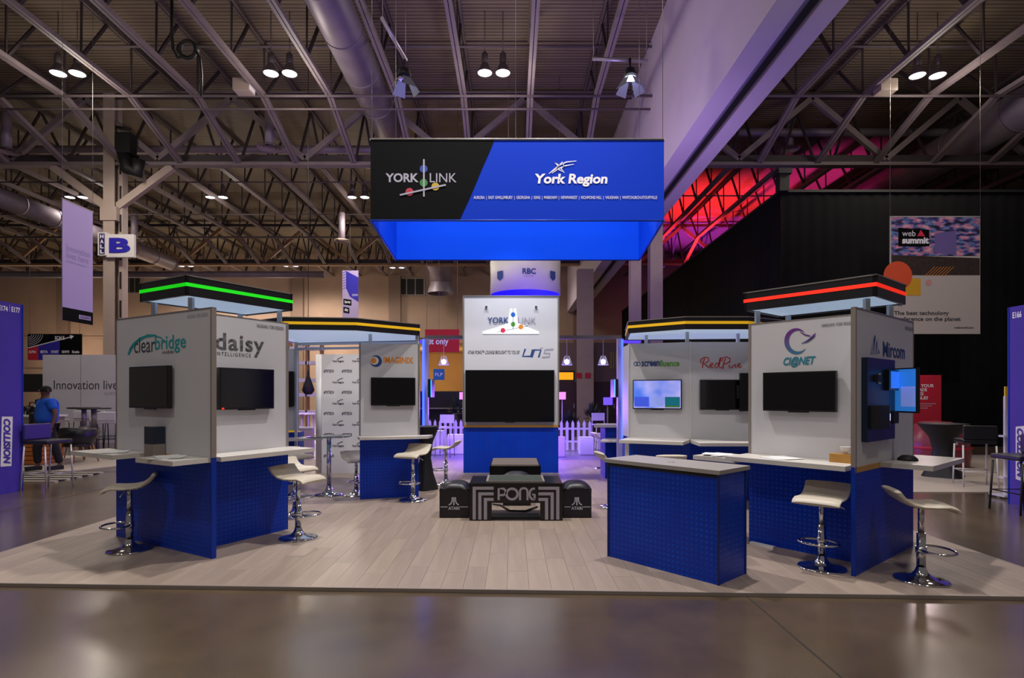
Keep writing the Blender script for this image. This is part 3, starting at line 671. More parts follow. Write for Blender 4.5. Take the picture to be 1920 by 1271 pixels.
MB().bar(fT.w(lp/2, (zt0+zt1)/2, -.04), fM.at(1680, 735, 0), .03).build('mount_arm', 'blackmat', tt)
def tissue():
    c = P(q-.12, .2); t = thing('tissue_box', 'yellow-brown tissue box with a white tissue on the right booth counter', 'tissue box', (c.x, c.y, zcr))
    R = Matrix.Rotation(math.atan2(q_dir.y, q_dir.x), 3, 'Z')
    MB().box((c.x, c.y, zcr+.04), (.12, .24, .08), R).build('carton', 'cardboard', t)
    m_ = MB(); n = 9
    m_.lathe([(.01, .08), (.035, .11), (.05, .15), (.02, .14)], (c.x, c.y, zcr), n, smooth=False).build('tissue', 'paper', t)
q_dir = Vector(P(1, 0))-Vector(P(0, 0)); tissue()
papers(P, q-.22, .75, zcr, 'flat brochures on the counter below the swirl logo television', 2)
papers(P, q-.1, depr+.28, zcr-.04, 'stack of white papers on the back counter behind the red-striped booth', 5)
cs = P(1.0, -.12); MB().lathe([(.001, .055), (.05, .05), (.085, .02), (.09, 0), (.001, 0)], (cs.x, cs.y, zcr), 16).build('speaker_puck', 'blackmat', None, (cs.x, cs.y, zcr), label='black domed puck on the counter under the demo board', cat='speaker')
# the red booth's floor cables
MB().bar(G(1408, 1019)+Vector((0, 0, .012)), G(1452, 1029)+Vector((0, 0, .012)), .05, .024).build('cable_cover', 'white_plain', None, G(1430, 1024), label='short white cable cover at the foot of the red-striped booth', cat='cable cover')

# ================================================================== MIDDLE BOOTHS (yellow stripe)
def canopy(t, cp, z0, z1, stripe):
    cb = MB().band(cp, z0, z1, .03).build('canopy_band', 'canopy', t); cen = sum((Vector(c) for c in cp), Vector((0, 0)))/len(cp)
    g = lambda k: [Vector(c)+(Vector(c)-cen).normalized()*k for c in cp]
    zm = (z0+z1)/2+.01; MB().band(g(.006), zm-.02, zm+.02, .012).build('canopy_stripe', stripe, cb)
    MB().prism(g(-.05), z0+.012, z0+.03).build('canopy_light_panel', 'diffuser', cb)
    MB().band(g(.01), z1, z1+.012, .04).build('canopy_rim', 'alu', cb)
# left middle
L2 = thing('exhibition_booth', 'yellow-striped booth with the orange circle logo, left of the centre tower', 'booth', (-2.33, 8.82, 0))
p, q2 = (-2.33, 8.82), (-1.468, 9.06); nrm = (.27, -.96)
MB().prism([p, q2, (-1.56, 9.40), (-2.13, 9.25)], 0, .93).build('base_cabinet', 'blue', L2)
MB().seg(p, q2, .95, 2.39, .07, nrm).build('wall_panel', 'white_panel', L2)
MB().prism([(-1.53, 9.06), (-1.468, 9.06), (-1.56, 9.40), (-1.62, 9.39)], .95, 2.385).build('wall_panel', 'white_panel', L2)
MB().prism([(-2.33, 8.82), (-2.27, 8.84), (-2.07, 9.26), (-2.13, 9.25)], .95, 2.385).build('wall_panel', 'white_panel', L2)
for e in (p, q2): MB().box((e[0], e[1]+.03, 1.67), (.024, .07, 1.45)).build('edge_profile', 'alu', L2)
MB().seg(p, q2, .925, .95, .03, nrm).build('wood_edge', 'wood', L2)
MB().prism([(-2.36, 8.80), (-2.26, 8.55), (-1.28, 8.86), (-1.26, 9.16), (-1.47, 9.07)], .925, .965).build('counter_top', 'counter', L2)
# its rear left unit
MB().prism([(-3.83, 10.35), (-4.75, 9.75), (-4.75, 10.6), (-3.83, 10.6)], 0, .93).build('base_cabinet', 'blue', L2)
rn = (.55, -.84)
MB().seg((-4.75, 9.75), (-3.83, 10.35), .96, 2.42, .07, rn).build('wall_panel', 'white_panel', L2)
MB().seg((-4.75, 9.75), (-3.83, 10.35), .93, .965, .04, rn).build('wood_edge', 'yellow', L2)
MB().prism([(-4.6, 9.4), (-3.35, 10.2), (-3.83, 10.5), (-4.75, 9.75)], .80, .84).build('counter_top', 'counter', L2)
CP = [(-1.45, 9.06), (-2.25, 8.32), (-3.24, 8.2), (-3.95, 8.7), (-3.95, 10.5), (-1.6, 10.0)]
canopy(L2, CP, 2.53, 2.70, 'yellow')
for (x, y, z) in ((-3.86, 10.3, 0), (-2.2, 8.95, 2.39), (-1.5, 9.1, 2.39), (-3.86, 8.75, 0)):
    MB().box((x, y, (z+2.54)/2), (.045, .045, 2.54-z)).build('post', 'post', L2)
for z in (2.42, 2.50): MB().bar((-3.86, 10.3, z), (-1.6, 9.9, z), .04).build('rail', 'post', L2)
fI = Face(p, q2); fR = Face((-4.75, 9.75), (-3.83, 10.35))
television(fI, 695, 778, 708, 760, 'black wall television beneath the orange circle logo')
u0, u1, z0, z1 = pxbox(fR, 520, 550, 696, 762)
tv = television(fR, 520, 550, 696, 762, 'half-hidden black television on the panel behind the green-striped booth')
text(fI, 'IMAGINIX', 719, 775, 669, 681, 'orange', L2, bold=.03, name='logo_lettering')
disc(fI, 705, 677, 11).build('logo_crescent', 'navy', L2); disc(fI, 702, 676, 7.8, off=.005).build('logo_ring', 'white_plain', L2); disc(fI, 700.5, 676.5, 5, off=.007).build('logo_dot', 'orange', L2)
# right middle
R2 = thing('exhibition_booth', 'yellow-striped booth with green and red logos, behind the blue kiosk', 'booth', (2.70, 8.73, 0))
a1, a2, a3 = (1.84, 9.09), (2.70, 8.73), (4.2, 8.73)
MB().prism([a1, a2, a3, (4.2, 9.5), (1.84, 9.6)], 0, .885).build('base_cabinet', 'blue', R2)
MB().seg(a1, a2, .93, 2.40, .07, (-.38, -.92)).build('wall_panel', 'white_panel', R2)
MB().seg(a2, a3, .93, 2.40, .07, (0, -1)).build('wall_panel', 'white_panel', R2)
MB().seg((1.84, 9.6), (1.84, 9.1), .93, 2.39, .06, (-1, 0)).build('wall_panel', 'white_panel', R2)
for e in (a1, a2): MB().box((e[0], e[1]-.004, 1.67), (.02, .02, 1.47)).build('edge_profile', 'white_plain', R2)
MB().prism([(1.58, 8.53), (2.42, 8.15), (2.62, 8.52), (2.70, 8.73), (1.84, 9.09)], .885, .93).build('counter_top', 'counter', R2)
MB().prism([(2.64, 8.50), (2.60, 7.98), (4.2, 7.98), (4.2, 8.73), (2.70, 8.73)], .885, .93).build('counter_top', 'counter', R2)
MB().box((1.72, 8.62, .44), (.05, .05, .89)).build('counter_leg', 'white_plain', R2)
CP = [(1.757, 8.72), (2.46, 8.17), (3.35, 8.17), (4.1, 8.6), (4.1, 9.7), (1.95, 9.9)]
canopy(R2, CP, 2.53, 2.70, 'yellow')
for (x, y) in ((2.12, 9.1), (2.62, 8.62), (3.47, 8.85), (4.0, 8.8)): MB().box((x, y, 2.46), (.045, .045, .16)).build('post', 'post', R2)
fS = Face(a1, a2); fP = Face(a2, a3)
M['sfscreen'] = mat('lit_gradient_screen', '#5a80d0', .3, emit=.8, ecol='#5880e8')
nt = M['sfscreen'].node_tree; tc_ = nt.nodes.new('ShaderNodeTexCoord'); nz = nt.nodes.new('ShaderNodeTexNoise'); nz.inputs['Scale'].default_value = 2.6; cr = nt.nodes.new('ShaderNodeValToRGB')
cr.color_ramp.elements[0].color = col('#2f5fd8'); cr.color_ramp.elements[0].position = .35; cr.color_ramp.elements[1].color = col('#c0b4e8'); cr.color_ramp.elements[1].position = .62
nt.links.new(tc_.outputs['Object'], nz.inputs['Vector']); nt.links.new(nz.outputs[0], cr.inputs[0]); nt.links.new(cr.outputs[0], nt.nodes['Principled BSDF'].inputs['Emission Color'])
tv = television(fS, 1188, 1279, 712, 767, 'lit television showing blue pictures on the yellow-striped right booth', scr='sfscreen')
for (x0, x1, c) in ((1191, 1218, '#3a50c8'), (1220, 1246, '#8090d8'), (1248, 1276, '#0f6070')):
    slabf(fS, *pxbox(fS, x0, x1, 744, 762), .003, off=.069).build('screen_tile', mat('lit_tile', c, .3, emit=.7, ecol=c), tv)
slabf(fS, *pxbox(fS, 1248, 1276, 760.5, 763.5), .004, off=.070).build('screen_tile', 'greenp', tv)
television(fP, 1311, 1394, 712, 768, 'black television under the red script logo behind the red-striped booth')
television(fP, 1380, 1404, 700, 769, 'second black television overlapping the red script booth wall by the corner', off=.12)
text(fS, 'screen', 1203, 1236.5, 677, 687, 'navy', R2, bold=.03, name='logo_lettering'); text(fS, 'fluence', 1236.5, 1274, 675, 687, 'greenp', R2, bold=.03, name='logo_lettering')
a = stroke(fS, arc(1192, 682, 3.5, 3.5, 0, 360), 1.3); stroke(fS, arc(1197, 682, 3.5, 3.5, 0, 360), 1.3, mb=a); a.build('logo_rings', 'navy', R2)
# script logo drawn as pen strokes
a = MB(); pen = lambda pts, w=1.9: stroke(fP, pts, w, mb=a)
pen([(1321, 672), (1318, 681), (1317, 690)], 2.2); pen([(1314, 681), (1314, 674), (1320, 670), (1328, 671), (1329, 676), (1324, 680), (1319, 681), (1325, 686), (1331, 690)])
pen([(1330, 686), (1335, 685), (1337, 681), (1334, 680), (1332, 684), (1333, 689), (1338, 689)]); pen([(1347, 682), (1343, 681), (1340, 686), (1342, 690), (1346, 688), (1350, 672), (1352, 670), (1348, 686), (1350, 690), (1354, 688)])
pen([(1360, 672), (1357, 681), (1355, 692)], 2.2); pen([(1353, 678), (1355, 671), (1362, 669), (1369, 672), (1368, 678), (1362, 682), (1358, 682)]); pen([(1368, 683), (1367, 688), (1370, 690), (1373, 685), (1373, 690), (1376, 684), (1379, 683), (1379, 689), (1382, 689)])
pen([(1382, 686), (1387, 685), (1388, 682), (1385, 681), (1383, 685), (1385, 689), (1391, 687)]); a.build('logo_script', 'redp', R2)
disc(fP, 1368.5, 678.5, 1.2).build('logo_dot', 'redp', R2)

# ================================================================== CENTRE TOWER
T0 = 11.8; tx0 = (869-CX)/F*T0; tx1 = (1047-CX)/F*T0
TW = thing('sign_tower', 'tall white tower with the backlit sign over a blue base, centre of the stand', 'booth', ((tx0+tx1)/2, T0, 0))
MB().prism([(tx0, T0), (tx1, T0), (tx1, T0+.8), (tx0, T0+.8)], 0, .93).build('base_cabinet', 'blue', TW)
MB().prism([(tx0+.01, T0), (tx1-.01, T0), (tx1-.01, T0+.8), (tx0+.01, T0+.8)], .98, 3.61).build('wall_panel', 'white_panel', TW)
MB().prism([(tx0, T0-.01), (tx1, T0-.01), (tx1, T0+.8), (tx0, T0+.8)], .93, .98).build('wood_edge', 'wood', TW)
for x in (tx0, tx1): MB().box((x, T0+.0, 2.3), (.03, .04, 2.64)).build('edge_profile', 'alu', TW)
MB().box(((tx0+tx1)/2, T0, 3.62), (tx1-tx0+.03, .04, .02)).build('top_profile', 'alu', TW)
fW = Face((tx0, T0), (tx1, T0))
television(fW, 873, 1039, 694, 791, 'largest black television, filling the lower half of the centre tower', t=.06)
sg = poly(fW, [(905, 626), (905, 622), (932, 614), (953, 606), (957, 579), (967, 579), (971, 606), (990, 614), (1010, 622), (1010, 626)], .012).build('sign_halo', mat('halo_glow', '#f2f4ff', .5, emit=.85, ecol='#e8f0ff'), TW)  # halo of light behind the sign, modelled as a glowing outline
text(fW, 'YORK', 914, 954, 595, 606, 'navy', TW, bold=.02, off=.02, name='sign_lettering'); text(fW, 'LINK', 971, 1005, 595, 606, 'silver', TW, off=.02, name='sign_lettering')
for (x, y, m) in ((962, 590, 'blueink'), (962, 608, 'greenp'), (943, 619.5, 'pink'), (976.5, 613, 'orange')): disc(fW, x, y, 4.6, off=.022).build('sign_dot', m, TW)
stroke(fW, [(962, 578), (962, 617)], 1.1, off=.025).build('sign_line', 'lettergrey', TW); stroke(fW, [(932, 623), (990, 611)], 1.0, off=.021).build('sign_line', 'lettergrey', TW)
for x in (912, 1005): MB().tube([fW.at(x, 576), fW.at(x, 576)+fW.n*.05], .025, 12).build('standoff', 'chrome', TW)
text(fW, 'ATARI PONG™ LOUNGE BROUGHT TO YOU BY', 877, 975, 657, 664, 'lettergrey', TW, bold=.02)
a = MB(); pen = lambda pts, w=3.2: stroke(fW, pts, w, mb=a)
pen([(985, 654), (980, 668), (995, 668), (999, 655)], 3.4); pen([(997, 670), (1002, 656), (1014, 656), (1010, 670)], 3.4); a.build('logo_lettering', 'navy', TW)
a = MB(); pen([(1016, 670), (1030, 669), (1031, 663), (1020, 662), (1022, 656), (1038, 655)], 3.4); pen([(1012, 653), (1018, 652)], 1.6); a.build('logo_lettering', 'silver', TW)
light('SPOT', 'tower_fill', (0, 10.3, 4.45), 75, (.74, .87, 1), .15, (0, 11.8, 3.1), 95, 1)  # added spot to brighten the upper tower wall, no such fixture

# ================================================================== BIG HANGING BANNER
Y1, Y2 = 9.58, 11.6
bx = [(695-CX)/F*Y1, (1245-CX)/F*Y1, (1199-CX)/F*Y2, (742-CX)/F*Y2]
zf0, zf1 = W(0, 413.5, Y1).z, W(0, 261, Y1).z; zb0 = W(0, 487, Y2).z; zb1 = zb0+zf1-zf0
BN = thing('hanging_banner', 'huge four-sided blue and black banner hanging over the stand', 'banner', (0, (Y1+Y2)/2, zf0))
def sheet(p, q, za0, za1, zb0_, zb1_, mt, name='fabric_panel', t=.02):
    d = Vector((q[0]-p[0], q[1]-p[1])).normalized(); n = Vector((-d.y, d.x))*t
    vs = [(p[0], p[1], za0), (q[0], q[1], zb0_), (q[0], q[1], zb1_), (p[0], p[1], za1)]; vs += [(x+n.x, y+n.y, z) for x, y, z in vs]
    return MB().add(vs, [(0, 1, 2, 3), (7, 6, 5, 4), (0, 4, 5, 1), (1, 5, 6, 2), (2, 6, 7, 3), (3, 7, 4, 0)]).build(name, mt, BN)
sheet((bx[0], Y1), (bx[1], Y1), zf0, zf1, zf0, zf1, 'banner_blue')
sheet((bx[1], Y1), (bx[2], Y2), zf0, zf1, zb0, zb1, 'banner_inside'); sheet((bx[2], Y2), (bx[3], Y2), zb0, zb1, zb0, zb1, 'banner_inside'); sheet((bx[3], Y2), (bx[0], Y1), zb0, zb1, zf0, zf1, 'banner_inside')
fB = Face((bx[0], Y1), (bx[1], Y1))
poly(fB, [(695, 261), (928, 261), (918, 285), (905, 314), (891, 348), (878, 378), (866, 404), (862, 413.5), (695, 413.5)], .004).build('black_field', 'banner_black', BN)
cor = [(bx[0], Y1), (bx[1], Y1), (bx[2], Y2), (bx[3], Y2)]; zz0 = [zf0, zf0, zb0, zb0]; zz1 = [zf1, zf1, zb1, zb1]
for zz in (zz0, zz1):
    for i in range(4): j = (i+1) % 4; MB().tube([(*cor[i], zz[i]), (*cor[j], zz[j])], .018, 8).build('frame_tube', 'bluedge' if zz is zz0 else 'alu', BN)
text(fB, 'YORK', 723, 785, 325, 342, 'silver', BN, bold=.03, off=.008, name='banner_lettering'); text(fB, 'LINK', 806, 856, 325, 342, 'silver', BN, off=.008, name='banner_lettering')
for (x, y, m) in ((794.5, 317, mat('dim_blue_ink', '#1c3f96', .6)), (794.5, 343, mat('dim_green_ink', '#2c7a34', .6)), (768, 360, mat('dim_red_ink', '#b02c40', .6)), (816.5, 350, mat('dim_yellow_ink', '#b89a30', .6))): disc(fB, x, y, 7.4, off=.010).build('banner_dot', m, BN)
stroke(fB, [(795, 299), (795, 369)], 3, off=.013).build('banner_line', 'silver', BN); stroke(fB, [(750, 366), (836, 347)], 3, off=.015).build('banner_line', 'silver', BN)
text(fB, 'York Region', 1003, 1139, 326, 350, 'letterwhite', BN, bold=.035, shear=.12, off=.008, name='banner_lettering')
a = stroke(fB, [(1029, 326), (1038, 319), (1050, 309), (1062, 304), (1081, 302)], [1, 2.5, 2.2, 2, 1], off=.008); stroke(fB, [(1035, 325), (1048, 316), (1060, 311), (1076, 308)], [1, 2, 2, 1], mb=a, off=.008)
stroke(fB, [(1040, 305), (1048, 310), (1054, 304), (1058, 312), (1052, 316), (1058, 324), (1050, 319), (1042, 317), (1047, 312), (1040, 305)], 1.8, mb=a, off=.008); a.build('banner_star', 'letterwhite', BN)
text(fB, 'AURORA  |  EAST GWILLIMBURY  |  GEORGINA  |  KING  |  MARKHAM  |  NEWMARKET  |  RICHMOND HILL  |  VAUGHAN  |  WHITCHURCH-STOUFFVILLE', 888, 1232, 367.5, 375, 'letterlight', BN, bold=.02, off=.008, name='banner_lettering')
for k, (x, y, z) in enumerate(((bx[0]+.02, Y1, zf1), ((967-CX)/F*Y1, Y1, zf1), (bx[1]-.02, Y1, zf1), (bx[2], Y2, zb1), (bx[3], Y2, zb1))): MB().tube([(x, y+.01, z), (x, y+.01, 12.7)], .006, 5).build('hanging_wire', 'alu', BN)
for (x, y) in ((-1.6, 10.6), (0, 10.6), (1.6, 10.6)): light('POINT', 'banner_inner_light', (x, y, 5.3), 6, (.7, .8, 1), .2)

# barn-door spotlights on pipes
def barn(px, py, y, label, lit, pipe):
    c = W(px, py, y); t = thing('stage_spotlight', label, 'spotlight', c)
    k = y/14.
    MB().tube([c+Vector((0, .05, .32*k)), c+Vector((0, 0, .12*k))], [.13*k, .17*k], 16).build('body', 'blackmat', t)
    MB().tube([c+Vector((0, .05, .62*k)), c+Vector((0, .05, .3*k))], .03, 8).build('clamp', 'blackmat', t)
    MB().lathe([(.001, .11*k), (.14*k, .11*k), (.15*k, .09*k), (.001, .09*k)], c, 18).build('lens', 'lampglow' if lit else 'glass', t)
    for a_ in range(4):
        an = a_*PI/2+.6; d = Vector((math.cos(an), math.sin(an), 0)); s = Vector((-d.y, d.x, 0))
        p0 = c+d*.15*k+Vector((0, 0, .09*k)); p1 = c+d*.33*k+Vector((0, 0, -.2*k))
        MB().add([p0-s*.1*k, p0+s*.1*k, p1+s*.17*k, p1-s*.17*k], [(0, 1, 2, 3)]).build('barn_door', mat('pale_flag', '#aeb8c4', .35, .6), t)
    a, b_ = pipe; pp = thing('lighting_pipe', 'short grey pipe holding the %s spotlight' % ('lit barn-door' if lit else 'unlit barn-door'), 'pipe', a)
    MB().tube([a, b_], .045, 10).build('pipe', 'steel', pp)
    for e in (a, b_): MB().tube([e+(b_-a)*.02*(1 if e is a else -1), e+Vector((0, 0, 12.7-e.z))], .008, 5).build('wire', 'alu', pp)
barn(1182, 155, 14., 'lit barn-door spotlight hanging from a pipe above the banner right half', True, (W(1111, 110, 14.1), W(1214, 115, 14.1)))
barn(758, 155, 14., 'unlit barn-door spotlight hanging above the banner left half', False, (W(758, 155, 14.)+Vector((-.25, -1.3, .72)), W(758, 155, 14.)+Vector((.02, .12, .62))))
# white ring sign behind
RC = W(985, 553, 20.)
RG = thing('ring_sign', 'round white hanging sign with dark letters above the tower', 'sign', (RC.x, 20, RC.z))
rr = 66/F*20; zr0, zr1 = W(0, 543, 18.9).z, W(0, 478, 18.9).z
MB().lathe([(rr-.03, zr0), (rr, zr0), (rr*.985, (zr0+zr1)/2), (rr, zr1), (rr-.03, zr1), (rr-.045, (zr0+zr1)/2), (rr-.03, zr0)], (RC.x, 20, 0), 48).build('shell', 'white_plain', RG)
MB().lathe([(rr-.05, zr0+.02), (rr-.05, zr1-.1)], (RC.x, 20, 0), 48).build('inner_liner', mat('blue_lit_liner', '#2a20e0', .6, emit=.8, ecol='#1a10ff'), RG)
def ring_text(st, a0, a1, z0, z1, m, bold=0.):
    vs, fs = text_mb(st, bold); x0 = min(v.x for v in vs); x1 = max(v.x for v in vs); y0 = min(v.y for v in vs); y1 = max(v.y for v in vs); mb = MB(); R = rr+.012
    for v in vs:
        an = -PI/2+a0+(v.x-x0)/(x1-x0)*(a1-a0); mb.v.append(Vector((RC.x+R*math.cos(an), 20+R*math.sin(an), z0+(v.y-y0)/(y1-y0)*(z1-z0))))
    mb.f = fs; mb.sm = [False]*len(fs); mb.build('sign_lettering', m, RG)
zz = lambda py: W(0, py, 18.8).z
ring_text('RBC', -.1, .26, zz(514), zz(503), 'navy', .03); ring_text('TECH', -.08, .18, zz(520), zz(516), 'silver')
for a0 in (-.78, .82):
    mb = MB(); R = rr+.01; n = 6
    for i in range(n+1):
        an = -PI/2+a0+(i/n-.5)*.22; dz = .1*abs(i/n-.5)*2
        mb.v += [Vector((RC.x+R*math.cos(an), 20+R*math.sin(an), zz(523)+dz)), Vector((RC.x+R*math.cos(an), 20+R*math.sin(an), zz(504)))]
    for i in range(n): mb.f.append((2*i, 2*i+2, 2*i+3, 2*i+1)); mb.sm.append(False)
    mb.build('shield_mark', 'navy', RG)
for a_ in (0, 2.1, 4.2): MB().tube([(RC.x+rr*.97*math.cos(a_), 20+rr*.97*math.sin(a_), zr1), (RC.x+rr*.97*math.cos(a_), 20+rr*.97*math.sin(a_), 12.6)], .008, 5).build('hanging_wire', 'alu', RG)
light('POINT', 'ring_light', (RC.x, 20, zr0+.5), 10, (.2, .12, 1), .2)

# ================================================================== FREE STANDING KIOSK
k0, k1, k2 = G(1347, 1097.6), G(1140.7, 1042.7), G(1404, 1079); e1 = (k1-k0); e2 = (k2-k0); l1 = e1.length; e1.normalize(); e2 = Vector((-e1.y, e1.x, 0)); e2 = e2 if e2.x > 0 else -e2; l2 = .47
KS = thing('blue_kiosk', 'free-standing blue counter with a grey top in front of the stand', 'kiosk', k0)
b4 = [k0, k0+e1*l1, k0+e1*l1+e2*l2, k0+e2*l2]
MB().prism(b4, 0, .925).build('body', 'blue', KS)
g = .05; t4 = [k0-e1*g*.4-e2*g*.4, k0+e1*(l1+g)-e2*g*.4, k0+e1*(l1+g)+e2*(l2+g), k0-e1*g*.4+e2*(l2+g)]
MB().prism(t4, .93, .965).build('counter_top', mat('grey_laminate', '#9c9692', .35), KS)
for c in b4[:1]+b4[3:]+b4[1:2]: MB().box((c.x, c.y, .4625), (.016, .016, .923), Matrix.Rotation(math.atan2(e1.y, e1.x), 3, 'Z')).build('corner_post', mat('dark_blue_edge', (0, .012, .12), .5), KS)
MB().prism([b4[0]-e2*.006-e1*.006, b4[1]-e2*.006+e1*.006, b4[1]+e2*.01, b4[0]+e2*.01], .90, .93).build('top_shade_strip', 'dark', KS)  # dark strip standing in for the shade under the overhanging top
MB().lathe([(.001, .967), (.035, .967), (.035, .965)], k0+e1*.6+e2*.22, 14).build('cable_grommet', 'edge', KS)

# ================================================================== STOOLS
def make_stool():
    t = thing('bar_stool', 'x', 'stool', (0, 0, 0))
    MB().lathe([(.001, 0), (.205, 0), (.21, .006), (.2, .014), (.13, .026), (.075, .045), (.05, .075), (.036, .11), (.034, .12)], n=32).build('base', 'chrome', t)
    MB().tube([(0, 0, .1), (0, 0, .42)], .034, 16).build('lower_column', 'chrome', t)
    MB().tube([(0, 0, .42), (0, 0, .66)], .024, 14).build('gas_lift', 'chrome', t)
    fr = MB().tube([(.17*math.cos(a)+.0, -.12+.13*math.sin(a), .27) for a in [2*PI*i/20 for i in range(20)]], .011, 8, closed=True); ftr = fr.build('footrest', 'chrome', t)
    MB().tube([(0, 0, .24), (0, 0, .30)], .042, 14).build('footrest_collar', 'chrome', ftr)
    # wavy padded seat, front is -y, low upturned back at +y
    prof = [(-.235, -.05), (-.205, -.018), (-.14, .0), (-.05, -.006), (.04, -.006), (.11, .008), (.165, .045), (.2, .09), (.215, .115)]
    th = .042; mb = MB(); nx = 9; top = []; bot = []
    for (y, z) in prof:
        for i in range(nx):
            x = -.2+.4*i/(nx-1); e = (abs(x)/.2)**4*.012
            mb.v.append(Vector((x, y, .70+z-e)))
    N0 = len(mb.v)
    for k, (y, z) in enumerate(prof):
        a = prof[max(0, k-1)]; b_ = prof[min(len(prof)-1, k+1)]; d = Vector((b_[0]-a[0], b_[1]-a[1])).normalized()
        for i in range(nx):
            x = -.2+.4*i/(nx-1); e = (abs(x)/.2)**4*.012; mb.v.append(Vector((x*.985, y+d.y*th, .70+z-d.x*(th-e))))
    m_ = len(prof)
    for k in range(m_-1):
        for i in range(nx-1):
            p = k*nx+i; mb.f.append((p, p+1, p+nx+1, p+nx)); p += N0; mb.f.append((p, p+nx, p+nx+1, p+1))
    for k in range(m_-1):
        mb.f.append((k*nx, k*nx+nx, N0+k*nx+nx, N0+k*nx)); mb.f.append((k*nx+nx-1, N0+k*nx+nx-1, N0+k*nx+2*nx-1, k*nx+2*nx-1))
    for i in range(nx-1):
        mb.f.append((i, N0+i, N0+i+1, i+1)); p = (m_-1)*nx+i; mb.f.append((p, p+1, N0+p+1, N0+p))
    mb.sm = [True]*len(mb.f); st = mb.build('seat', 'seat', t)
    b = st.modifiers.new('soft', 'BEVEL'); b.width = .008; b.segments = 2; b.limit_method = 'ANGLE'
    MB().box((0, 0, .655), (.16, .16, .012)).build('seat_plate', 'chrome', st)
    MB().tube([(.02, 0, .64), (.12, -.03, .63), (.2, -.05, .60)], .006, 6).build('lift_lever', 'chrome', st)
    return t
st0 = make_stool(); first = True
def stool(px, py, rot, label, h=.70, group='cream bar stools with chrome bases'):
    global first
    t = st0 if first else copy_tree(st0); first = False
    t.location = G(px, py); t.rotation_euler = (0, 0, math.radians(rot)); t['label'] = label; t['group'] = group
    s = h/.70; t.scale = (1, 1, s)
# rot: 0 = seat front toward the camera
stool(243, 1031, -65, 'cream bar stool in front of the teal arch logo wall', .68)
stool(559, 1008, 70, 'cream bar stool nearest the counter below the dotted-letter television', .70)
stool(553, 967, 60, 'cream bar stool behind the front one beside the green-striped booth', .66)
stool(554, 929, 50, 'cream bar stool furthest back along the green-striped booth', .66)
stool(774, 938, -20, 'cream bar stool before the orange circle logo booth', .73)
stool(836, 908, -100, 'cream bar stool beside the black draped table left of the tower', .68)
stool(668, 928, 30, 'bar stool half hidden behind the base of the orange logo booth', .60)
stool(1132, 878, 100, 'cream bar stool right of the tower by the small blue counter', .68)
stool(1152, 950, 100, 'bar stool mostly hidden by the left end of the blue kiosk', .68)
stool(1250, 968, 180, 'bar stool peeping over the blue kiosk top', .72)
stool(1541, 1064, -42, 'cream bar stool under the swirl logo television', .67)
stool(1727, 1087, 75, 'cream bar stool at the far right edge of the stand', .68)
# round glass table
gp = G(617, 927); GT = thing('glass_table', 'round glass bar table with a chrome foot before the printed backdrop', 'table', gp)
MB().lathe([(.001, 0), (.225, 0), (.23, .008), (.12, .03), (.06, .07), (.04, .13), (.03, .16)], gp, 32).build('base', 'chrome', GT)
MB().tube([gp+Vector((0, 0, .14)), gp+Vector((0, 0, .91))], .036, 18).build('pole', 'chrome', GT)
MB().lathe([(.001, .925), (.345, .925), (.35, .93), (.345, .937), (.001, .937)], gp, 40).build('glass_top', mat('smoke_glass', '#8a9a9c', .05, trans=.9), GT)
MB().lathe([(.001, .91), (.1, .91), (.1, .924), (.001, .924)], gp, 20).build('top_flange', 'chrome', GT)

# ================================================================== PRINTED BACKDROP WALL
yb = 11.75; xs0 = (603-CX)/F*yb; xs1 = (730-CX)/F*yb; zt = W(0, 664, yb).z
SR = thing('backdrop_wall', 'white media backdrop printed with rows of small logos', 'backdrop', ((xs0+xs1)/2, yb, 0))
MB().prism([(xs0, yb), (xs1, yb), (xs1, yb+.1), (xs0, yb+.1)], 0, zt).build('front_fabric', 'white_plain', SR)
MB().tube([(xs0-.05, yb+.1, 0), (xs0-.05, yb+.1, zt)], .1, 16).build('rounded_end', 'white_plain', SR)
fQ = Face((xs0, yb), (xs1, yb))
for r in range(10):
    y = 676+r*19.85
    if r % 2 == 0:
        for x in (635, 672): text(fQ, 'York Region', x-12, x+10, y-1, y+4, 'lettergrey', SR, bold=.03, shear=.15, name='printed_logo'); stroke(fQ, [(x-3, y-2), (x+2, y-5), (x+8, y-7)], 1.2).build('printed_logo', 'lettergrey', SR)
    else:
        for x in (616, 650, 686): text(fQ, '#YRTECH', x-9, x+10, y-3, y+3, 'lettergrey', SR, bold=.03, name='printed_logo')

# ================================================================== PONG TABLE
yp = G(960, 976).y; fZ = Face((-1, yp), (1, yp)); X = lambda px: (px-CX)/F*yp; Z = lambda py: HC+(HY-py)/F*yp
PT = thing('game_table', 'low black arcade table lettered PONG with grey corner stripes', 'table', (X(967), yp, 0))
gb = M['black']; zt = Z(906); d_ = .66
mb = MB(); mb.prism([(X(880), yp), (X(922), yp), (X(922), yp+.04), (X(880), yp+.04)], 0, zt-.02); mb.build('front_leg_panel', 'black', PT)
mb = MB(); mb.prism([(X(1013), yp), (X(1055), yp), (X(1055), yp+.04), (X(1013), yp+.04)], 0, zt-.02); mb.build('front_leg_panel', 'black', PT)
MB().prism([(X(922), yp), (X(1013), yp), (X(1013), yp+.04), (X(922), yp+.04)], Z(943), zt-.02).build('front_panel', 'black', PT)
for x in (880, 1052): MB().prism([(X(x), yp+.04), (X(x+3), yp+.04), (X(x+3), yp+d_), (X(x), yp+d_)], 0, zt-.02).build('side_panel', 'black', PT)
MB().prism([(X(880), yp-.005), (X(1055), yp-.005), (X(1055), yp+d_), (X(880), yp+d_)], zt-.02, zt).build('table_top', 'black', PT)
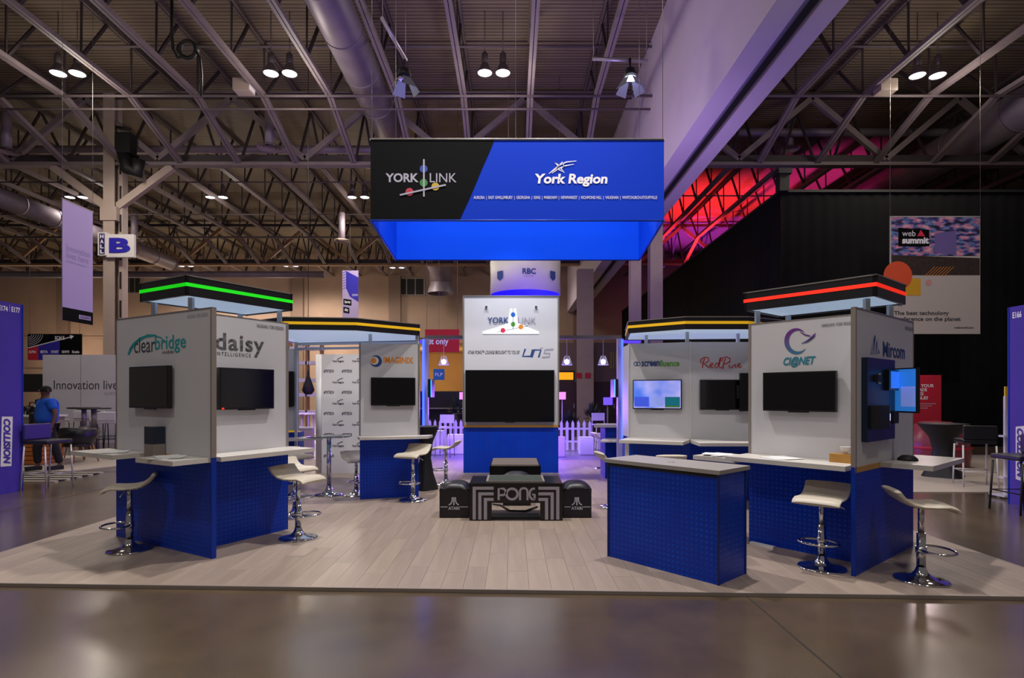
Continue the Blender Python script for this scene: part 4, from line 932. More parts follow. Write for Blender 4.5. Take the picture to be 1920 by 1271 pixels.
MB().prism([(X(911), yp+.06), (X(1022), yp+.06), (X(1022), yp+d_-.04), (X(911), yp+d_-.04)], zt, zt+.02).build('screen_frame', 'edge', PT)
MB().prism([(X(915), yp+.08), (X(1018), yp+.08), (X(1018), yp+d_-.06), (X(915), yp+d_-.06)], zt+.02, zt+.024).build('play_field', mat('grey_glass', '#59625c', .08), PT)
MB().prism([(X(922), yp+.05), (X(1013), yp+.05), (X(1013), yp+.3), (X(922), yp+.3)], 0, .035).build('floor_plate', 'blackmat', PT)
S = lambda pts, w: stroke(fZ, pts, w, off=.004)
for sx in (1, -1):
    m = (lambda x: x) if sx > 0 else (lambda x: 1935-x)
    for (xo, yo) in ((889, 915), (899.5, 925.5), (910, 936)):
        a = poly(fZ, [(m(xo-2.8), yo-2.7), (m(925.5), yo-2.7), (m(925.5), yo+3), (m(xo+3.2), yo+3), (m(xo+3.2), 974), (m(xo-2.8), 974)], .004); a.build('corner_stripe', 'silver', PT)
a = MB(); pen = lambda pts, w=5: stroke(fZ, pts, w, off=.004, mb=a)
pen([(935, 937.5), (935, 916), (942, 916)]+arc(943, 922, 5, 6, 90, -90, 8)+[(937, 928)], 4); pen(arc(960, 926, 10.5, 10, 0, 360, 20), 4.6); pen([(975, 937.5), (975, 921)]+arc(982, 921, 7, 6, 180, 0, 8)+[(989, 937.5)], 4)
pen([(1003, 916)]+arc(1000, 926, 7, 10, 80, 280, 12)+[(1002, 936), (1002.5, 927), (998, 927)], 4); a.build('logo_lettering', 'silver', PT)
def ottoman(xc, y, w, d, h, label, logo=None):
    c = Vector((xc, y+d/2, 0)); t = thing('cube_seat', label, 'ottoman', c)
    MB().prism([(xc-w/2, y), (xc+w/2, y), (xc+w/2, y+d), (xc-w/2, y+d)], 0, h-.075).build('box', 'leather', t)
    mb = MB(); n = 8; m_ = 6
    for j in range(m_+1):
        for i in range(n+1):
            u = i/n*2-1; v = j/m_*2-1; z = h-.07*(abs(u)**3)-.05*(abs(v)**4); mb.v.append(Vector((xc+u*w/2*1.01, y+d/2+v*d/2*1.01, z)))
    k0_ = len(mb.v)
    for j in range(m_):
        for i in range(n): p = j*(n+1)+i; mb.f.append((p, p+1, p+n+2, p+n+1))
    ring = [i for i in range(n+1)]+[j*(n+1)+n for j in range(1, m_+1)]+[m_*(n+1)+i for i in range(n-1, -1, -1)]+[j*(n+1) for j in range(m_-1, 0, -1)]
    for r_ in ring: q = mb.v[r_]; mb.v.append(Vector((q.x, q.y, h-.09)))
    for a_ in range(len(ring)): b_ = (a_+1) % len(ring); mb.f.append((ring[a_], k0_+a_, k0_+b_, ring[b_]))
    mb.sm = [True]*len(mb.f); mb.build('cushion', 'leather', t); return t
yo = G(960, 971).y; fO = Face((-2, yo), (2, yo)); XO = lambda px: (px-CX)/F*yo
hO = HC+(HY-905)/F*yo
o1 = ottoman((XO(824)+XO(879))/2, yo, XO(879)-XO(824), .42, hO, 'black cube seat with white logo, left of the arcade table')
o2 = ottoman((XO(1056.5)+XO(1109))/2, yo, XO(1109)-XO(1056.5), .42, hO, 'black cube seat with white logo, right of the arcade table')
ottoman(.07, 8.30, .40, .4, .47, 'black rounded seat just behind the arcade table')
for (o, cx, xa, xb) in ((o1, 851, 826, 878), (o2, 1081.5, 1058, 1107)):
    a = stroke(fO, [(cx, 932), (cx, 947)], 2.4, off=.006); stroke(fO, [(cx-2.9, 932), (cx-3.2, 939), (cx-5.5, 944), (cx-9.5, 946.5)], 2.2, off=.006, mb=a); stroke(fO, [(cx+2.9, 932), (cx+3.2, 939), (cx+5.5, 944), (cx+9.5, 946.5)], 2.2, off=.006, mb=a)
    a.build('logo_mark', 'letterlight', o); text(fO, 'ATARI', cx-10.5, cx+10.5, 949.5, 955.5, 'letterlight', o, bold=.03, off=.006)
    a = stroke(fO, [(xa, 950), (cx-11.5, 950)], 2, off=.006); stroke(fO, [(cx+11.5, 950), (xb, 950)], 2, off=.006, mb=a); a.build('grey_band', 'silver', o)
t = thing('ribbed_bench', 'low black bench with a ribbed top standing against the tower base', 'bench', (.06, 9.6, 0))
MB().prism([(-.36, 9.2), (.46, 9.2), (.46, 10.2), (-.36, 10.2)], 0, .46).build('body', 'black', t)
for k in range(16): MB().box((.05, 9.25+k*.06, .472), (.76, .03, .024)).build('rib', 'edge', t)
# cable under the table
MB().tube([G(923, 950)+Vector((0, .1, .02)), G(940, 952)+Vector((0, .1, .015)), G(955, 962)+Vector((0, .1, .015)), G(985, 963)+Vector((0, .1, .015)), G(1008, 955)+Vector((0, .12, .015))], .012, 6).build('power_cable', 'blackmat', None, G(960, 960), label='black power cable lying under the arcade table', cat='cable')

# ================================================================== LED GATE AND PENDANTS
def gate(side, label):
    xs = -1.545 if side < 0 else 1.93; y = 10.3; t = thing('led_frame', label, 'light frame', (xs, y, 0))
    MB().box((xs, y, 1.30), (.10, .12, 2.60)).build('upright', mat('lilac_upright', '#a8a0d8', .4), t)
    MB().box((xs-side*(-.03)+(.055*side*-1)*0, y-.065, 1.68), (.035, .02, 1.80)).build('led_strip', 'blueled', t)
    MB().box((xs-side*-.16, y+.0, 2.55), (.4, .1, .05)).build('top_arm', 'purpleled', t)
    zc_ = W(0, 728, y).z
    MB().box((xs-side*.1, y, zc_), (.05, .5, .32)).build('side_screen', 'bezel', t)
    MB().box((xs-side*.128, y-.22, zc_), (.012, .04, .30)).build('screen_glow', 'cyanled', t)
    return t
gate(-1, 'blue-lit upright with a side screen beside the orange circle logo booth'); gate(1, 'blue-lit upright with a side screen beside the green logo booth')
rl = thing('lamp_rail', 'grey metal rail carrying pendant lamps on both sides of the tower', 'rail', (.2, 12.75, 2.85))
MB().bar((-1.92, 12.75, 2.87), (2.42, 12.75, 2.87), .07, .08).build('beam', 'alu', rl)
for x in (-1.90, 2.40): MB().box((x, 12.75, 1.42), (.06, .06, 2.84)).build('upright', 'alu', rl)
for (px, s) in ((832, 'left of the tower under the red exit sign'), (1063, 'hanging closest to the right side of the tower'), (1131, 'hanging beside the right blue-lit upright')):
    c = W(px, 684, 12.75); t = thing('pendant_lamp', 'small wire cage pendant lamp %s' % s, 'pendant lamp', c, 'wire pendant lamps on the rail')
    MB().tube([c+Vector((0, 0, .2)), Vector((c.x, c.y, 2.84))], .004, 5).build('cord', 'letterwhite', t)
    for k in range(8):
        a_ = k*PI/4; d = Vector((math.cos(a_), math.sin(a_), 0)); MB().tube([c+d*.045+Vector((0, 0, .2)), c+d*.075+Vector((0, 0, .12)), c+d*.115], .005, 5).build('cage_wire', 'letterwhite', t)
    MB().tube([c+Vector((.115*math.cos(i*PI/8), .115*math.sin(i*PI/8), 0)) for i in range(16)], .006, 5, closed=True).build('cage_ring', 'letterwhite', t)
    MB().lathe([(.001, .13), (.045, .11), (.06, .06), (.04, .02), (.001, .01)], c, 14).build('bulb', mat('pendant_glow', '#ffffff', .4, emit=2.5, ecol='#dfe2ff'), t)
# black draped table beside the orange booth
def spandex(c, r, h, label):
    t = thing('cocktail_table', label, 'table', c)
    n = 32; mb = MB()
    for z, rr_, k in ((0, r*.98, .0), (.03, r*.95, .02), (h*.25, r*.62, .05), (h*.5, r*.42, .06), (h*.75, r*.56, .04), (h*.95, r*.93, 0), (h, r, 0)):
        for i in range(n):
            a_ = 2*PI*i/n; f = 1-(.22 if z < h*.3 else .1)*(.5-.5*math.cos(4*a_))*(1-z/h); mb.v.append(Vector(c)+Vector((rr_*f*math.cos(a_), rr_*f*math.sin(a_), z)))
    for k in range(6):
        for i in range(n): mb.f.append((k*n+i, k*n+(i+1) % n, (k+1)*n+(i+1) % n, (k+1)*n+i))
    mb.sm = [True]*len(mb.f); mb.build('stretch_cover', 'blackmat', t)
    MB().lathe([(.001, h+.012), (r, h+.01), (r+.008, h), (r, h-.012)], c, n).build('top', 'blackmat', t); return t
spandex(Vector((-1.47, 9.76, 0)), .23, 1.06, 'black stretch-covered cocktail table behind the orange circle logo booth')

# ================================================================== PURPLE LOUNGE BEHIND
lf = struct('floor_1', MB().prism([(-6.5, 14.25), (6.4, 14.25), (6.4, 22), (-6.5, 22)], FZ, FZ+.012), mat('white_lounge_floor', '#827a90', .35))
WH = M['white_plain']
def cube_seat(px0, px1, py, y, h, label):
    x0 = (px0-CX)/F*y; x1 = (px1-CX)/F*y; w = x1-x0; t = thing('white_cube_seat', label, 'pouf', ((x0+x1)/2, y+w/2, FZ+.012), 'white lounge cubes behind the stand')
    b = MB().box(((x0+x1)/2, y+w/2, FZ+.012+h/2), (w, w, h)).build('body', 'white_plain', t); m = b.modifiers.new('b', 'BEVEL'); m.width = .03; m.segments = 2
    MB().box(((x0+x1)/2, y+w/2, FZ+.012+h+.012), (w*.97, w*.97, .03)).build('pad', 'white_plain', t)
cube_seat(1087, 1114, 820, 15.4, .45, 'white cube seat beside the picket fence right of the tower')
cube_seat(1044, 1060, 830, 14.9, .5, 'white cube seat touching the right side of the tower')
cube_seat(1119, 1150, 810, 16.8, .45, 'white cube seat behind the bar chair right of the tower')
cube_seat(838, 872, 828, 15.6, .5, 'white cube seat touching the left side of the tower')
cube_seat(800, 830, 828, 15.4, .62, 'white cube counter behind the left blue-lit upright')
def white_bar(px, py, rot, label, h=.72, m='acrylic'):
    c = G(px, py); t = thing('bar_chair', label, 'chair', c, 'pale bar chairs')
    R = Matrix.Rotation(math.radians(rot), 3, 'Z'); T_ = lambda x, y, z: c+R @ Vector((x, y, z))
    for (x, y) in ((-.2, -.2), (.2, -.2)): MB().tube([T_(x, y, 0), T_(x*.9, y*.9, h)], .012, 8).build('leg', 'steel', t)
    for x in (-.2, .2): MB().tube([T_(x, .22, 0), T_(x*.9, .19, h), T_(x*.9, .22, h+.33)], .012, 8).build('leg', 'steel', t)
    MB().prism([T_(-.2, -.2, 0), T_(.2, -.2, 0), T_(.2, .2, 0), T_(-.2, .2, 0)], h, h+.035).build('seat', m, t)
    a, b_ = T_(-.19, .215, 0), T_(.19, .215, 0); MB().seg(a, b_, h+.12, h+.34, .02, (R @ Vector((0, 1, 0)))).build('backrest', m, t)
    MB().tube([T_(-.2, -.2, .25), T_(.2, -.2, .25), T_(.2, .2, .25), T_(-.2, .2, .25)], .009, 6, closed=True).build('foot_rail', 'steel', t)
    return t
white_bar(1126, 846, 10, 'frosted bar chair behind the stool right of the tower', .74)
white_bar(834, 856, -10, 'frosted bar chair in the purple light left of the tower', .74)
def fence(px0, px1, y, label):
    x0 = (px0-CX)/F*y; x1 = (px1-CX)/F*y; t = thing('picket_fence', label, 'fence', ((x0+x1)/2, y, FZ+.012)); z0 = FZ+.03; n = int((x1-x0)/.15)
    for k in range(n+1):
        x = x0+(x1-x0)*k/n; a = [(x-.04, z0), (x+.04, z0), (x+.04, .78), (x, .86), (x-.04, .78)]
        mb = MB(); mb.add([(p_, y-.01, q_) for p_, q_ in a]+[(p_, y+.01, q_) for p_, q_ in a], [(0, 1, 2, 3, 4), (9, 8, 7, 6, 5)]+[(i, i+5, (i+1) % 5+5, (i+1) % 5) for i in range(5)]); mb.build('picket', 'white_plain', t)
    for z in (.25, .62): MB().bar((x0-.05, y+.02, z), (x1+.05, y+.02, z), .02, .06).build('rail', 'white_plain', t)
fence(1042, 1106, 16.6, 'white picket fence lit purple, right of the tower'); fence(806, 874, 17.2, 'white picket fence lit purple, left of the tower')
def lamp(px, y, label):
    x = (px-CX)/F*y; t = thing('table_lamp', label, 'lamp', (x, y, FZ)); z = W(0, 748, y).z
    MB().tube([(x, y, FZ), (x, y, z)], .012, 8).build('pole', 'steel', t); MB().lathe([(.1, 0), (.1, .01), (.001, .02)], (x, y, FZ), 16).build('base', 'steel', t)
    MB().box((x, y, z+.1), (.2, .2, .22)).build('lamp_shade', mat('peach_shade', '#f0a890', .6, emit=.55, ecol='#ff9a80'), t)
lamp(1054, 17.4, 'peach square-shade lamp right of the tower'); lamp(868, 17.8, 'peach square-shade lamp left of the tower')
# white shelf partition and blue boxes right (little blue counter behind the kiosk area)
t = thing('small_counter', 'small blue counter with two white shelves left of the green logo booth', 'counter', (2.05, 11.2, 0))
MB().prism([(1.78, 11.0), (2.5, 11.0), (2.5, 11.6), (1.78, 11.6)], 0, .98).build('body', 'blue', t)
MB().prism([(1.55, 10.9), (2.5, 10.9), (2.5, 11.6), (1.7, 11.6)], .98, 1.02).build('counter_top', 'counter', t); MB().prism([(1.6, 10.4), (2.3, 10.4), (2.3, 11.0), (1.75, 11.0)], .74, .775).build('shelf', 'counter', t)
# back lounge left of the backdrop (low pink wall, high tables)
t = thing('low_partition', 'low pinkish partition behind the green-striped booth', 'partition', (-6, 15, FZ)); MB().prism([(-7.2, 15.0), (-5.2, 15.0), (-5.2, 15.12), (-7.2, 15.12)], FZ, .72).build('panel', mat('pink_grey_panel', '#a08c94', .6), t); MB().prism([(-7.2, 14.98), (-5.2, 14.98), (-5.2, 15.14), (-7.2, 15.14)], .72, .76).build('cap', 'white_plain', t)
light('POINT', 'purple_wash', (-6.6, 17.2, 1.2), 40, (.4, .12, 1), .2)
for k, (px, y) in enumerate(((566, 17.5), (578, 18.4), (588, 17.2))):
    x = (px-CX)/F*y; t = thing('high_table', '%s small white high table behind the low partition' % ('leftmost', 'middle', 'rightmost')[k], 'table', (x, y, FZ)); MB().tube([(x, y, FZ), (x, y, 1.0)], .03, 8).build('pole', 'white_plain', t); MB().lathe([(.001, 1.03), (.26, 1.03), (.26, 1.0), (.001, 1.0)], (x, y, 0), 18).build('top', 'white_plain', t); MB().lathe([(.22, FZ), (.22, FZ+.02), (.001, FZ+.04)], (x, y, 0), 18).build('base', 'white_plain', t)
t = thing('shelf_unit', 'tall open shelf unit with white boards behind the green-striped booth', 'shelves', (-7.2, 20, FZ))
for z in (1.0, 1.6, 2.1, 2.7, 3.2): MB().box((-7.15, 20, z), (1.2, .3, .12)).build('shelf', 'white_plain', t)
for x in (-7.7, -7.1, -6.6): MB().box((x, 20, 1.9), (.05, .3, 3.8)).build('upright', mat('tan_upright', '#9a7448', .6), t)
MB().lathe([(.03, 2.4), (.05, 2.2), (.16, 1.9), (.2, 1.75), (.12, 1.62), (.001, 1.6)], (W(578, 0, 19).x, 19, 0), 16).tube([(W(578, 0, 19).x, 19, 2.4), (W(578, 0, 19).x, 19, RZ)], .01, 5).build('hanging_pendant', 'blackmat', None, (W(578, 0, 19).x, 19, 1.6), label='black bulb-shaped ornament hanging before the shelf unit', cat='ornament')
# beige cafe behind left of tower
yb2 = 30.; bm = mat('cafe_wall', '#c89a50', .8, emit=.0)
cw = struct('wall_back_1', MB().prism([(-5.2, yb2), (-2.0, yb2), (-2.0, yb2+.2), (-5.2, yb2+.2)], FZ, 3.9), bm)
MB().prism([(-5.2, 24), (-2.0, 24), (-2.0, yb2), (-5.2, yb2)], 3.75, 3.9).build('cafe_ceiling', bm, cw)
light('POINT', 'cafe_light', (-3.5, 27, 3.0), 120, (1, .78, .45), .3)
for k in range(4): c = W(833+k*6, 686+k*3.2, 25+k*.8); MB().lathe([(.001, 0), (.09, 0), (.1, .03)], (c.x, c.y, 3.7), 12).build('downlight', mat('warm_downlight', '#fff0d0', .5, emit=6), None, (c.x, c.y, 3.7), label='%s warm downlight in the cafe ceiling row' % ORD[k], cat='downlight', group='downlights in the cafe ceiling')
c = W(823, 702, 22); t = thing('square_sign', 'small square blue hanging sign left of the tower', 'sign', c); MB().box(c, (.42, .03, .42)).build('board', mat('blue_sign', '#1a5a94', .5, emit=.12), t)
fq = Face((-4, 21.98), (0, 21.98)); text(fq, 'FLP', 816, 830, 699, 705, 'letterwhite', t)
MB().tube([c+Vector((0, 0, .2)), Vector((c.x, c.y, RZ))], .006, 4).build('wire', 'alu', t)
c = W(829, 639, 22.3); t = thing('exit_sign', 'wide red hanging sign reading exit only, left of the tower', 'sign', c); w_ = 64/F*22.3
MB().box(c, (w_, .04, 43/F*22.3)).build('board', mat('red_sign', '#b3101f', .5), t); text(Face((-5, 22.27), (0, 22.27)), 'exit only', 792, 841, 634, 649, 'letterwhite', t, bold=.03)
for s_ in (-1, 1): MB().tube([c+Vector((s_*w_*.45, 0, .4)), Vector((c.x+s_*w_*.45, c.y, RZ))], .008, 4).build('wire', 'alu', t)
t = thing('dark_counter', 'long dark bar counter in front of the tan cafe wall', 'counter', (-3.2, 24.5, FZ)); MB().prism([(-5.0, 24.5), (-2.0, 24.5), (-2.0, 25.0), (-5.0, 25.0)], FZ, 1.75).build('body', 'blackmat', t); MB().prism([(-5.1, 24.2), (-1.9, 24.2), (-1.9, 24.5), (-5.1, 24.5)], 1.0, 1.05).build('shelf', 'edge', t)
def bush(px, y, z0, r, label, h=.9):
    x = (px-CX)/F*y; t = thing('potted_plant', label, 'plant', (x, y, FZ)); MB().lathe([(.12, FZ), (.17, z0), (.15, z0), (.001, z0-.03)], (x, y, 0), 14).build('pot', 'blackmat', t)
    mb = MB(); rnd = random.Random(int(px))
    for k in range(90):
        a_ = rnd.uniform(0, 2*PI); e = rnd.uniform(.1, 1.5); L_ = r*rnd.uniform(.6, 1.05); d = Vector((math.cos(a_)*math.cos(e), math.sin(a_)*math.cos(e), math.sin(e)*h/r*.7)); p0 = Vector((x, y, z0)); p1 = p0+d*L_; s_ = Vector((-d.y, d.x, 0)).normalized()*.04
        mb.add([p0+d*L_*.4, p0+d*L_*.7+s_, p1, p0+d*L_*.7-s_], [(0, 1, 2, 3)])
    mb.build('leaves', 'plant', t, kind='stuff')
bush(858, 21.5, .9, .7, 'dark leafy plant behind the left fence', 1.2); bush(1068, 19.5, .5, .6, 'dark leafy plant behind the right fence'); bush(1110, 20, .7, .5, 'second dark plant between fence and pale column', 1.0)
# right background: framed yellow screen, little signs, dark doors
c = W(1061, 705, 28); t = thing('wall_screen', 'glowing yellow screen in a dark frame right of the tower', 'screen', c); MB().box(c+Vector((0, .03, 0)), (.86, .06, .52)).build('frame', 'blackmat', t)
ym = mat('lit_yellow_picture', '#e8a810', .5, emit=1.0, ecol='#f0a000', var=0); MB().box(c, (.72, .02, .36)).build('picture', ym, t)
pw = struct('wall_back_2', MB().prism([(1.9, 31), (7.6, 31), (7.6, 31.2), (1.9, 31.2)], FZ, 4.4), mat('dim_plaster', '#75625c', .8))
for n, (pa, pb) in enumerate(((1046, 1080), (1114, 1155))):
    x0 = (pa-CX)/F*31; x1 = (pb-CX)/F*31; f = struct('door_%d' % (n+1), MB().prism([(x0, 30.9), (x1, 30.9), (x1, 31), (x0, 31)], FZ, 2.3), mat('dark_brown_door', '#3c2820', .5)); MB().box((x1-.12, 30.86, 1.0), (.04, .06, .25)).build('door_handle', 'steel', f)
for px in (1085, 1102): c = W(px, 704, 30.17); MB().box(c, (.28, .03, .28)).build('small_plaque', 'redposter', None, c, label='small dark red plaque on the pale column, %s' % ('left one' if px < 1090 else 'right one'), cat='sign')
for k in range(3): c = W(1146+k*4.5, 675, 30.97); MB().box(c, (.08, .05, .9)).build('louvre_strip', mat('tan_strip', '#9a8450', .6), None, c, label='%s vertical tan strip on the dim back wall' % ('left', 'middle', 'right')[k], cat='strip', group='tan strips')
c = W(1140, 752, 13.0); t = thing('violet_screen', 'small violet tablet on a dark stand left of the right LED upright', 'tablet', (c.x, 13, 0)); MB().box(c, (.2, .03, .17)).build('screen', 'purpleled', t); MB().tube([(c.x, 13.03, .02), (c.x, 13.03, c.z)], .02, 8).build('pole', 'blackmat', t); MB().lathe([(.16, 0), (.16, .015), (.001, .03)], (c.x, 13.03, 0), 16).build('foot', 'blackmat', t)

# ================================================================== HANGING THINGS AT LEFT
# tall lilac banner
def quad_face(p, q): return Face((p.x, p.y), (q.x, q.y))
ya, yb_ = 15.2, 16.3; pa = W(117, 600, ya); pb = W(174, 608, yb_)
ff = Face((pa.x, pa.y), (pb.x, pb.y)); ztp = W(117, 373, ya).z; zbt = pa.z
VB = thing('vertical_banner', 'tall lilac hanging banner reading Innovation lives here', 'banner', (pa.x, pa.y, zbt))
L_ = ff.len; zk = W(117, 575, ya).z
slabf(ff, 0, L_, zbt, ztp, .02, off=-.02).build('cloth', 'violet_cloth', VB); slabf(ff, 0, L_, zbt, zk, .004).build('black_foot', 'banner_black', VB)
slabf(ff, -.03, L_+.03, ztp, ztp+.03, .03, off=-.025).build('hem_rod', 'alu', VB)
for u_ in (0, L_): MB().tube([ff.w(u_, ztp), ff.w(u_, RZ)], .006, 4).build('wire', 'alu', VB)
lt = mat('lilac_grey_ink', '#8a80b0', .7)
H_ = ztp-zbt; text_uz(ff, 'Innovation', L_*.12, L_*.9, zbt+H_*.585, zbt+H_*.64, 'lettergrey', VB).active_material = lt; text_uz(ff, 'lives here', L_*.12, L_*.84, zbt+H_*.525, zbt+H_*.58, 'lettergrey', VB).active_material = lt
text_uz(ff, 'NORTH AMERICA', L_*.12, L_*.8, zbt+H_*.49, zbt+H_*.505, 'lettergrey', VB).active_material = lt
slabf(ff, L_*.52, L_*.92, zbt+H_*.035, zbt+H_*.07, .004, off=.004).build('logo_plate', 'violet_cloth', VB); text_uz(ff, 'COLLISION', L_*.55, L_*.89, zbt+H_*.042, zbt+H_*.063, 'lettergrey', VB, bold=.04, shear=.2, off=.01)
# hall sign
ys = 20.86; fh = Face((W(190, 0, ys).x, ys), (W(251, 0, ys).x, ys)); HS = thing('hall_sign', 'white and blue sign lettered HALL B on the tall column', 'sign', fh.w(1, W(0, 480, ys).z)); 
slabf(fh, *pxbox(fh, 199, 251, 439, 482), .12, off=-.12).build('board', 'signwhite', HS); slabf(fh, *pxbox(fh, 184, 201, 436, 479), .16, off=-.14).build('side_board', 'signwhite', HS); slabf(fh, *pxbox(fh, 187, 197, 438, 477), .01, off=.02).build('side_field', mat('dark_violet', '#241a58', .5), HS)
text(fh, 'B', 205, 245, 446, 474, 'signblue', HS, bold=.05, off=.02)
for k, ch in enumerate('HALL'): text(fh, ch, 189, 195.5, 440+k*9.5, 447+k*9.5, 'letterwhite', HS, bold=.05, off=.035)
# far little banner
yq = 30; fv = Face((W(642, 0, yq).x, yq), (W(672, 0, yq).x, yq)); t = thing('vertical_banner', 'small white and purple hanging banner behind the yellow-striped canopy', 'banner', fv.w(.4, W(0, 600, yq).z))
slabf(fv, *pxbox(fv, 642, 672, 507, 602), .02, off=-.02).build('cloth', 'violet_cloth', t); MB().tube([fv.w(.4, W(0, 508, yq).z), fv.w(.4, RZ)], .01, 4).build('wire', 'alu', t); poly(fv, [(649, 508), (672, 520), (672, 566), (656, 556), (649, 540)], .005).build('purple_field', 'signblue', t)
for k in range(7): stroke(fv, [(643, 512+k*5), (648, 509+k*5), (652, 514+k*5)], 1, off=.006).build('wavy_line', 'signblue', t)
for k, s_ in enumerate(('Startup', 'Alley')): poly(fv, [(644, 560+k*15), (659-k*4, 562+k*15), (659-k*4, 573+k*15), (644, 571+k*15)], .006).build('label_plate', 'banner_black', t); text(fv, s_, 646, 657-k*4, 563+k*15, 570+k*15, 'letterwhite', t, off=.009, bold=.03)
text(fv, 'COLLISION', 660, 671, 551, 555, 'letterwhite', t, off=.009)
# scale poster on far wall
yq = 30; fv = Face((W(52, 0, yq).x, yq), (W(153, 0, yq).x, yq)); t = thing('scale_poster', 'black, red and purple poster with a rising arrow reading SCALE', 'poster', fv.w(1.3, W(0, 675, yq).z))
slabf(fv, *pxbox(fv, 52, 153, 626, 665), .05, off=-.05).build('board', 'banner_black', t); poly(fv, [(52, 653), (72, 648), (72, 675), (52, 675)], .004).build('red_field', 'redposter', t); poly(fv, [(72, 648), (112, 637), (112, 665), (81, 665), (81, 675), (72, 675)], .004).build('purple_field', 'signblue', t)
a = stroke(fv, [(53, 652), (136, 631)], 1.8, off=.006); a.add(*(lambda q: (q.v, q.f))(poly(fv, [(131, 628), (139, 630), (133, 636)], .007))); a.build('arrow', 'letterwhite', t)
a = MB()
for r in (7, 11, 15, 19, 23, 27): stroke(fv, arc(53, 627, r, r*.75, 272, 358, 10), 1, off=.006, mb=a)
a.build('ring_lines', 'letterlight', t); text(fv, 'SCALE', 103, 121, 630, 637, 'letterwhite', t, off=.008, bold=.04)
for k, (x, s_) in enumerate(((54, 'ALPHA'), (76, 'BETA'), (96, 'START'), (116, 'GROWTH'), (135, 'Scale'))): text(fv, s_, x, x+14, 657, 662, 'letterwhite', t, off=.008, bold=.04)
[MB().tube([fv.w(u_, W(0, 627, yq).z), fv.w(u_, RZ)], .01, 4).build('wire', 'alu', t) for u_ in (.1, 2.7)]; MB().bar(fv.w(-.2, .5+W(0, 690, yq).z-.5, -.1), fv.w(3.2, W(0, 690, yq).z, -.1), .1).build('support_rail', 'wallfar', t)
# white wall "Innovation lives"
yw = 19.6; fw = Face((W(80, 0, yw).x, yw), (W(330, 0, yw).x, yw)); IW = thing('white_partition', 'long white partition lettered Innovation lives here behind the lounge', 'partition', fw.w(2, FZ))
a0 = W(80, 0, yw).x; slabf(fw, 0, fw.len, FZ, W(0, 665, yw).z, .15, off=-.15).build('panel', 'white_panel', IW)
for k in (1.3, 2.6, 3.9): slabf(fw, k-.006, k+.006, FZ, W(0, 665, yw).z, .004).build('panel_joint', 'edge', IW)
text(fw, 'Innovation lives here', 101, 272, 713, 730, 'lettergrey', IW); text(fw, 'NORTH AMERICA', 195, 262, 735, 741, 'silver', IW)
# purple boards
XW = -8.33; fu = Face((XW, 9.72), (XW, 7.2)); fu.p = Vector((XW, 7.2, 0)); fu.u = Vector((0, 1, 0)); fu.n = Vector((1, 0, 0)); fu.len = 2.5
PB = thing('purple_board', 'tall purple board marked E174 and E177 at the left edge', 'display board', (XW, 9, FZ)); zt = 3.13
MB().prism([(XW-.12, 7.0), (XW, 7.0), (XW, 9.79), (XW-.12, 9.79)], FZ, zt).build('board', 'purplewall', PB); MB().prism([(XW-.13, 9.79), (XW+.01, 9.79), (XW+.01, 9.81), (XW-.13, 9.81)], FZ, zt).build('edge', 'bluedge', PB)
text(fu, 'E174', -3, 14, 573, 583, 'letterwhite', PB, bold=.03, off=.005); text(fu, 'E177', 21, 37, 576, 586, 'letterwhite', PB, bold=.03, off=.005); stroke(fu, [(17.5, 571), (17.5, 584)], .7, off=.005).build('divider_line', 'letterlight', PB)
poly(fu, [(3, 781), (23.5, 781), (21, 873.5), (0.5, 875)], .004).build('name_plate', 'signwhite', PB)
u0, u1, z0, z1 = pxbox(fu, 5.5, 19, 785, 870); text_uz(fu, 'COLLISION', u0, u1, z0, z1, 'purplewall', PB, bold=.05, shear=.25, off=.008, rot=1)
XE = 7.46; fe = Face((XE, 8.64), (XE, 6)); fe.p = Vector((XE, 8.64, 0)); fe.u = Vector((0, -1, 0)); fe.n = Vector((-1, 0, 0))
PE = thing('purple_board', 'tall purple board marked E166 at the right edge', 'display board', (XE, 8, FZ)); MB().prism([(XE, 6.2), (XE+.12, 6.2), (XE+.12, 8.64), (XE, 8.64)], FZ, 2.91).build('board', 'purplewall', PE); MB().prism([(XE-.01, 8.64), (XE+.13, 8.64), (XE+.13, 8.66), (XE-.01, 8.66)], FZ, 2.91).build('edge', 'bluedge', PE)
text(fe, 'E166', 1899, 1916, 584, 596, 'letterwhite', PE, bold=.03, off=.005)
poly(fe, [(1905, 800), (1925, 798), (1925, 905), (1905, 898)], .004).build('name_plate', 'signwhite', PE); u0, u1, z0, z1 = pxbox(fe, 1907.5, 1920, 803, 896); text_uz(fe, 'COLLISION', u0, u1, z0, z1, 'purplewall', PE, bold=.05, shear=.25, off=.008, rot=1)

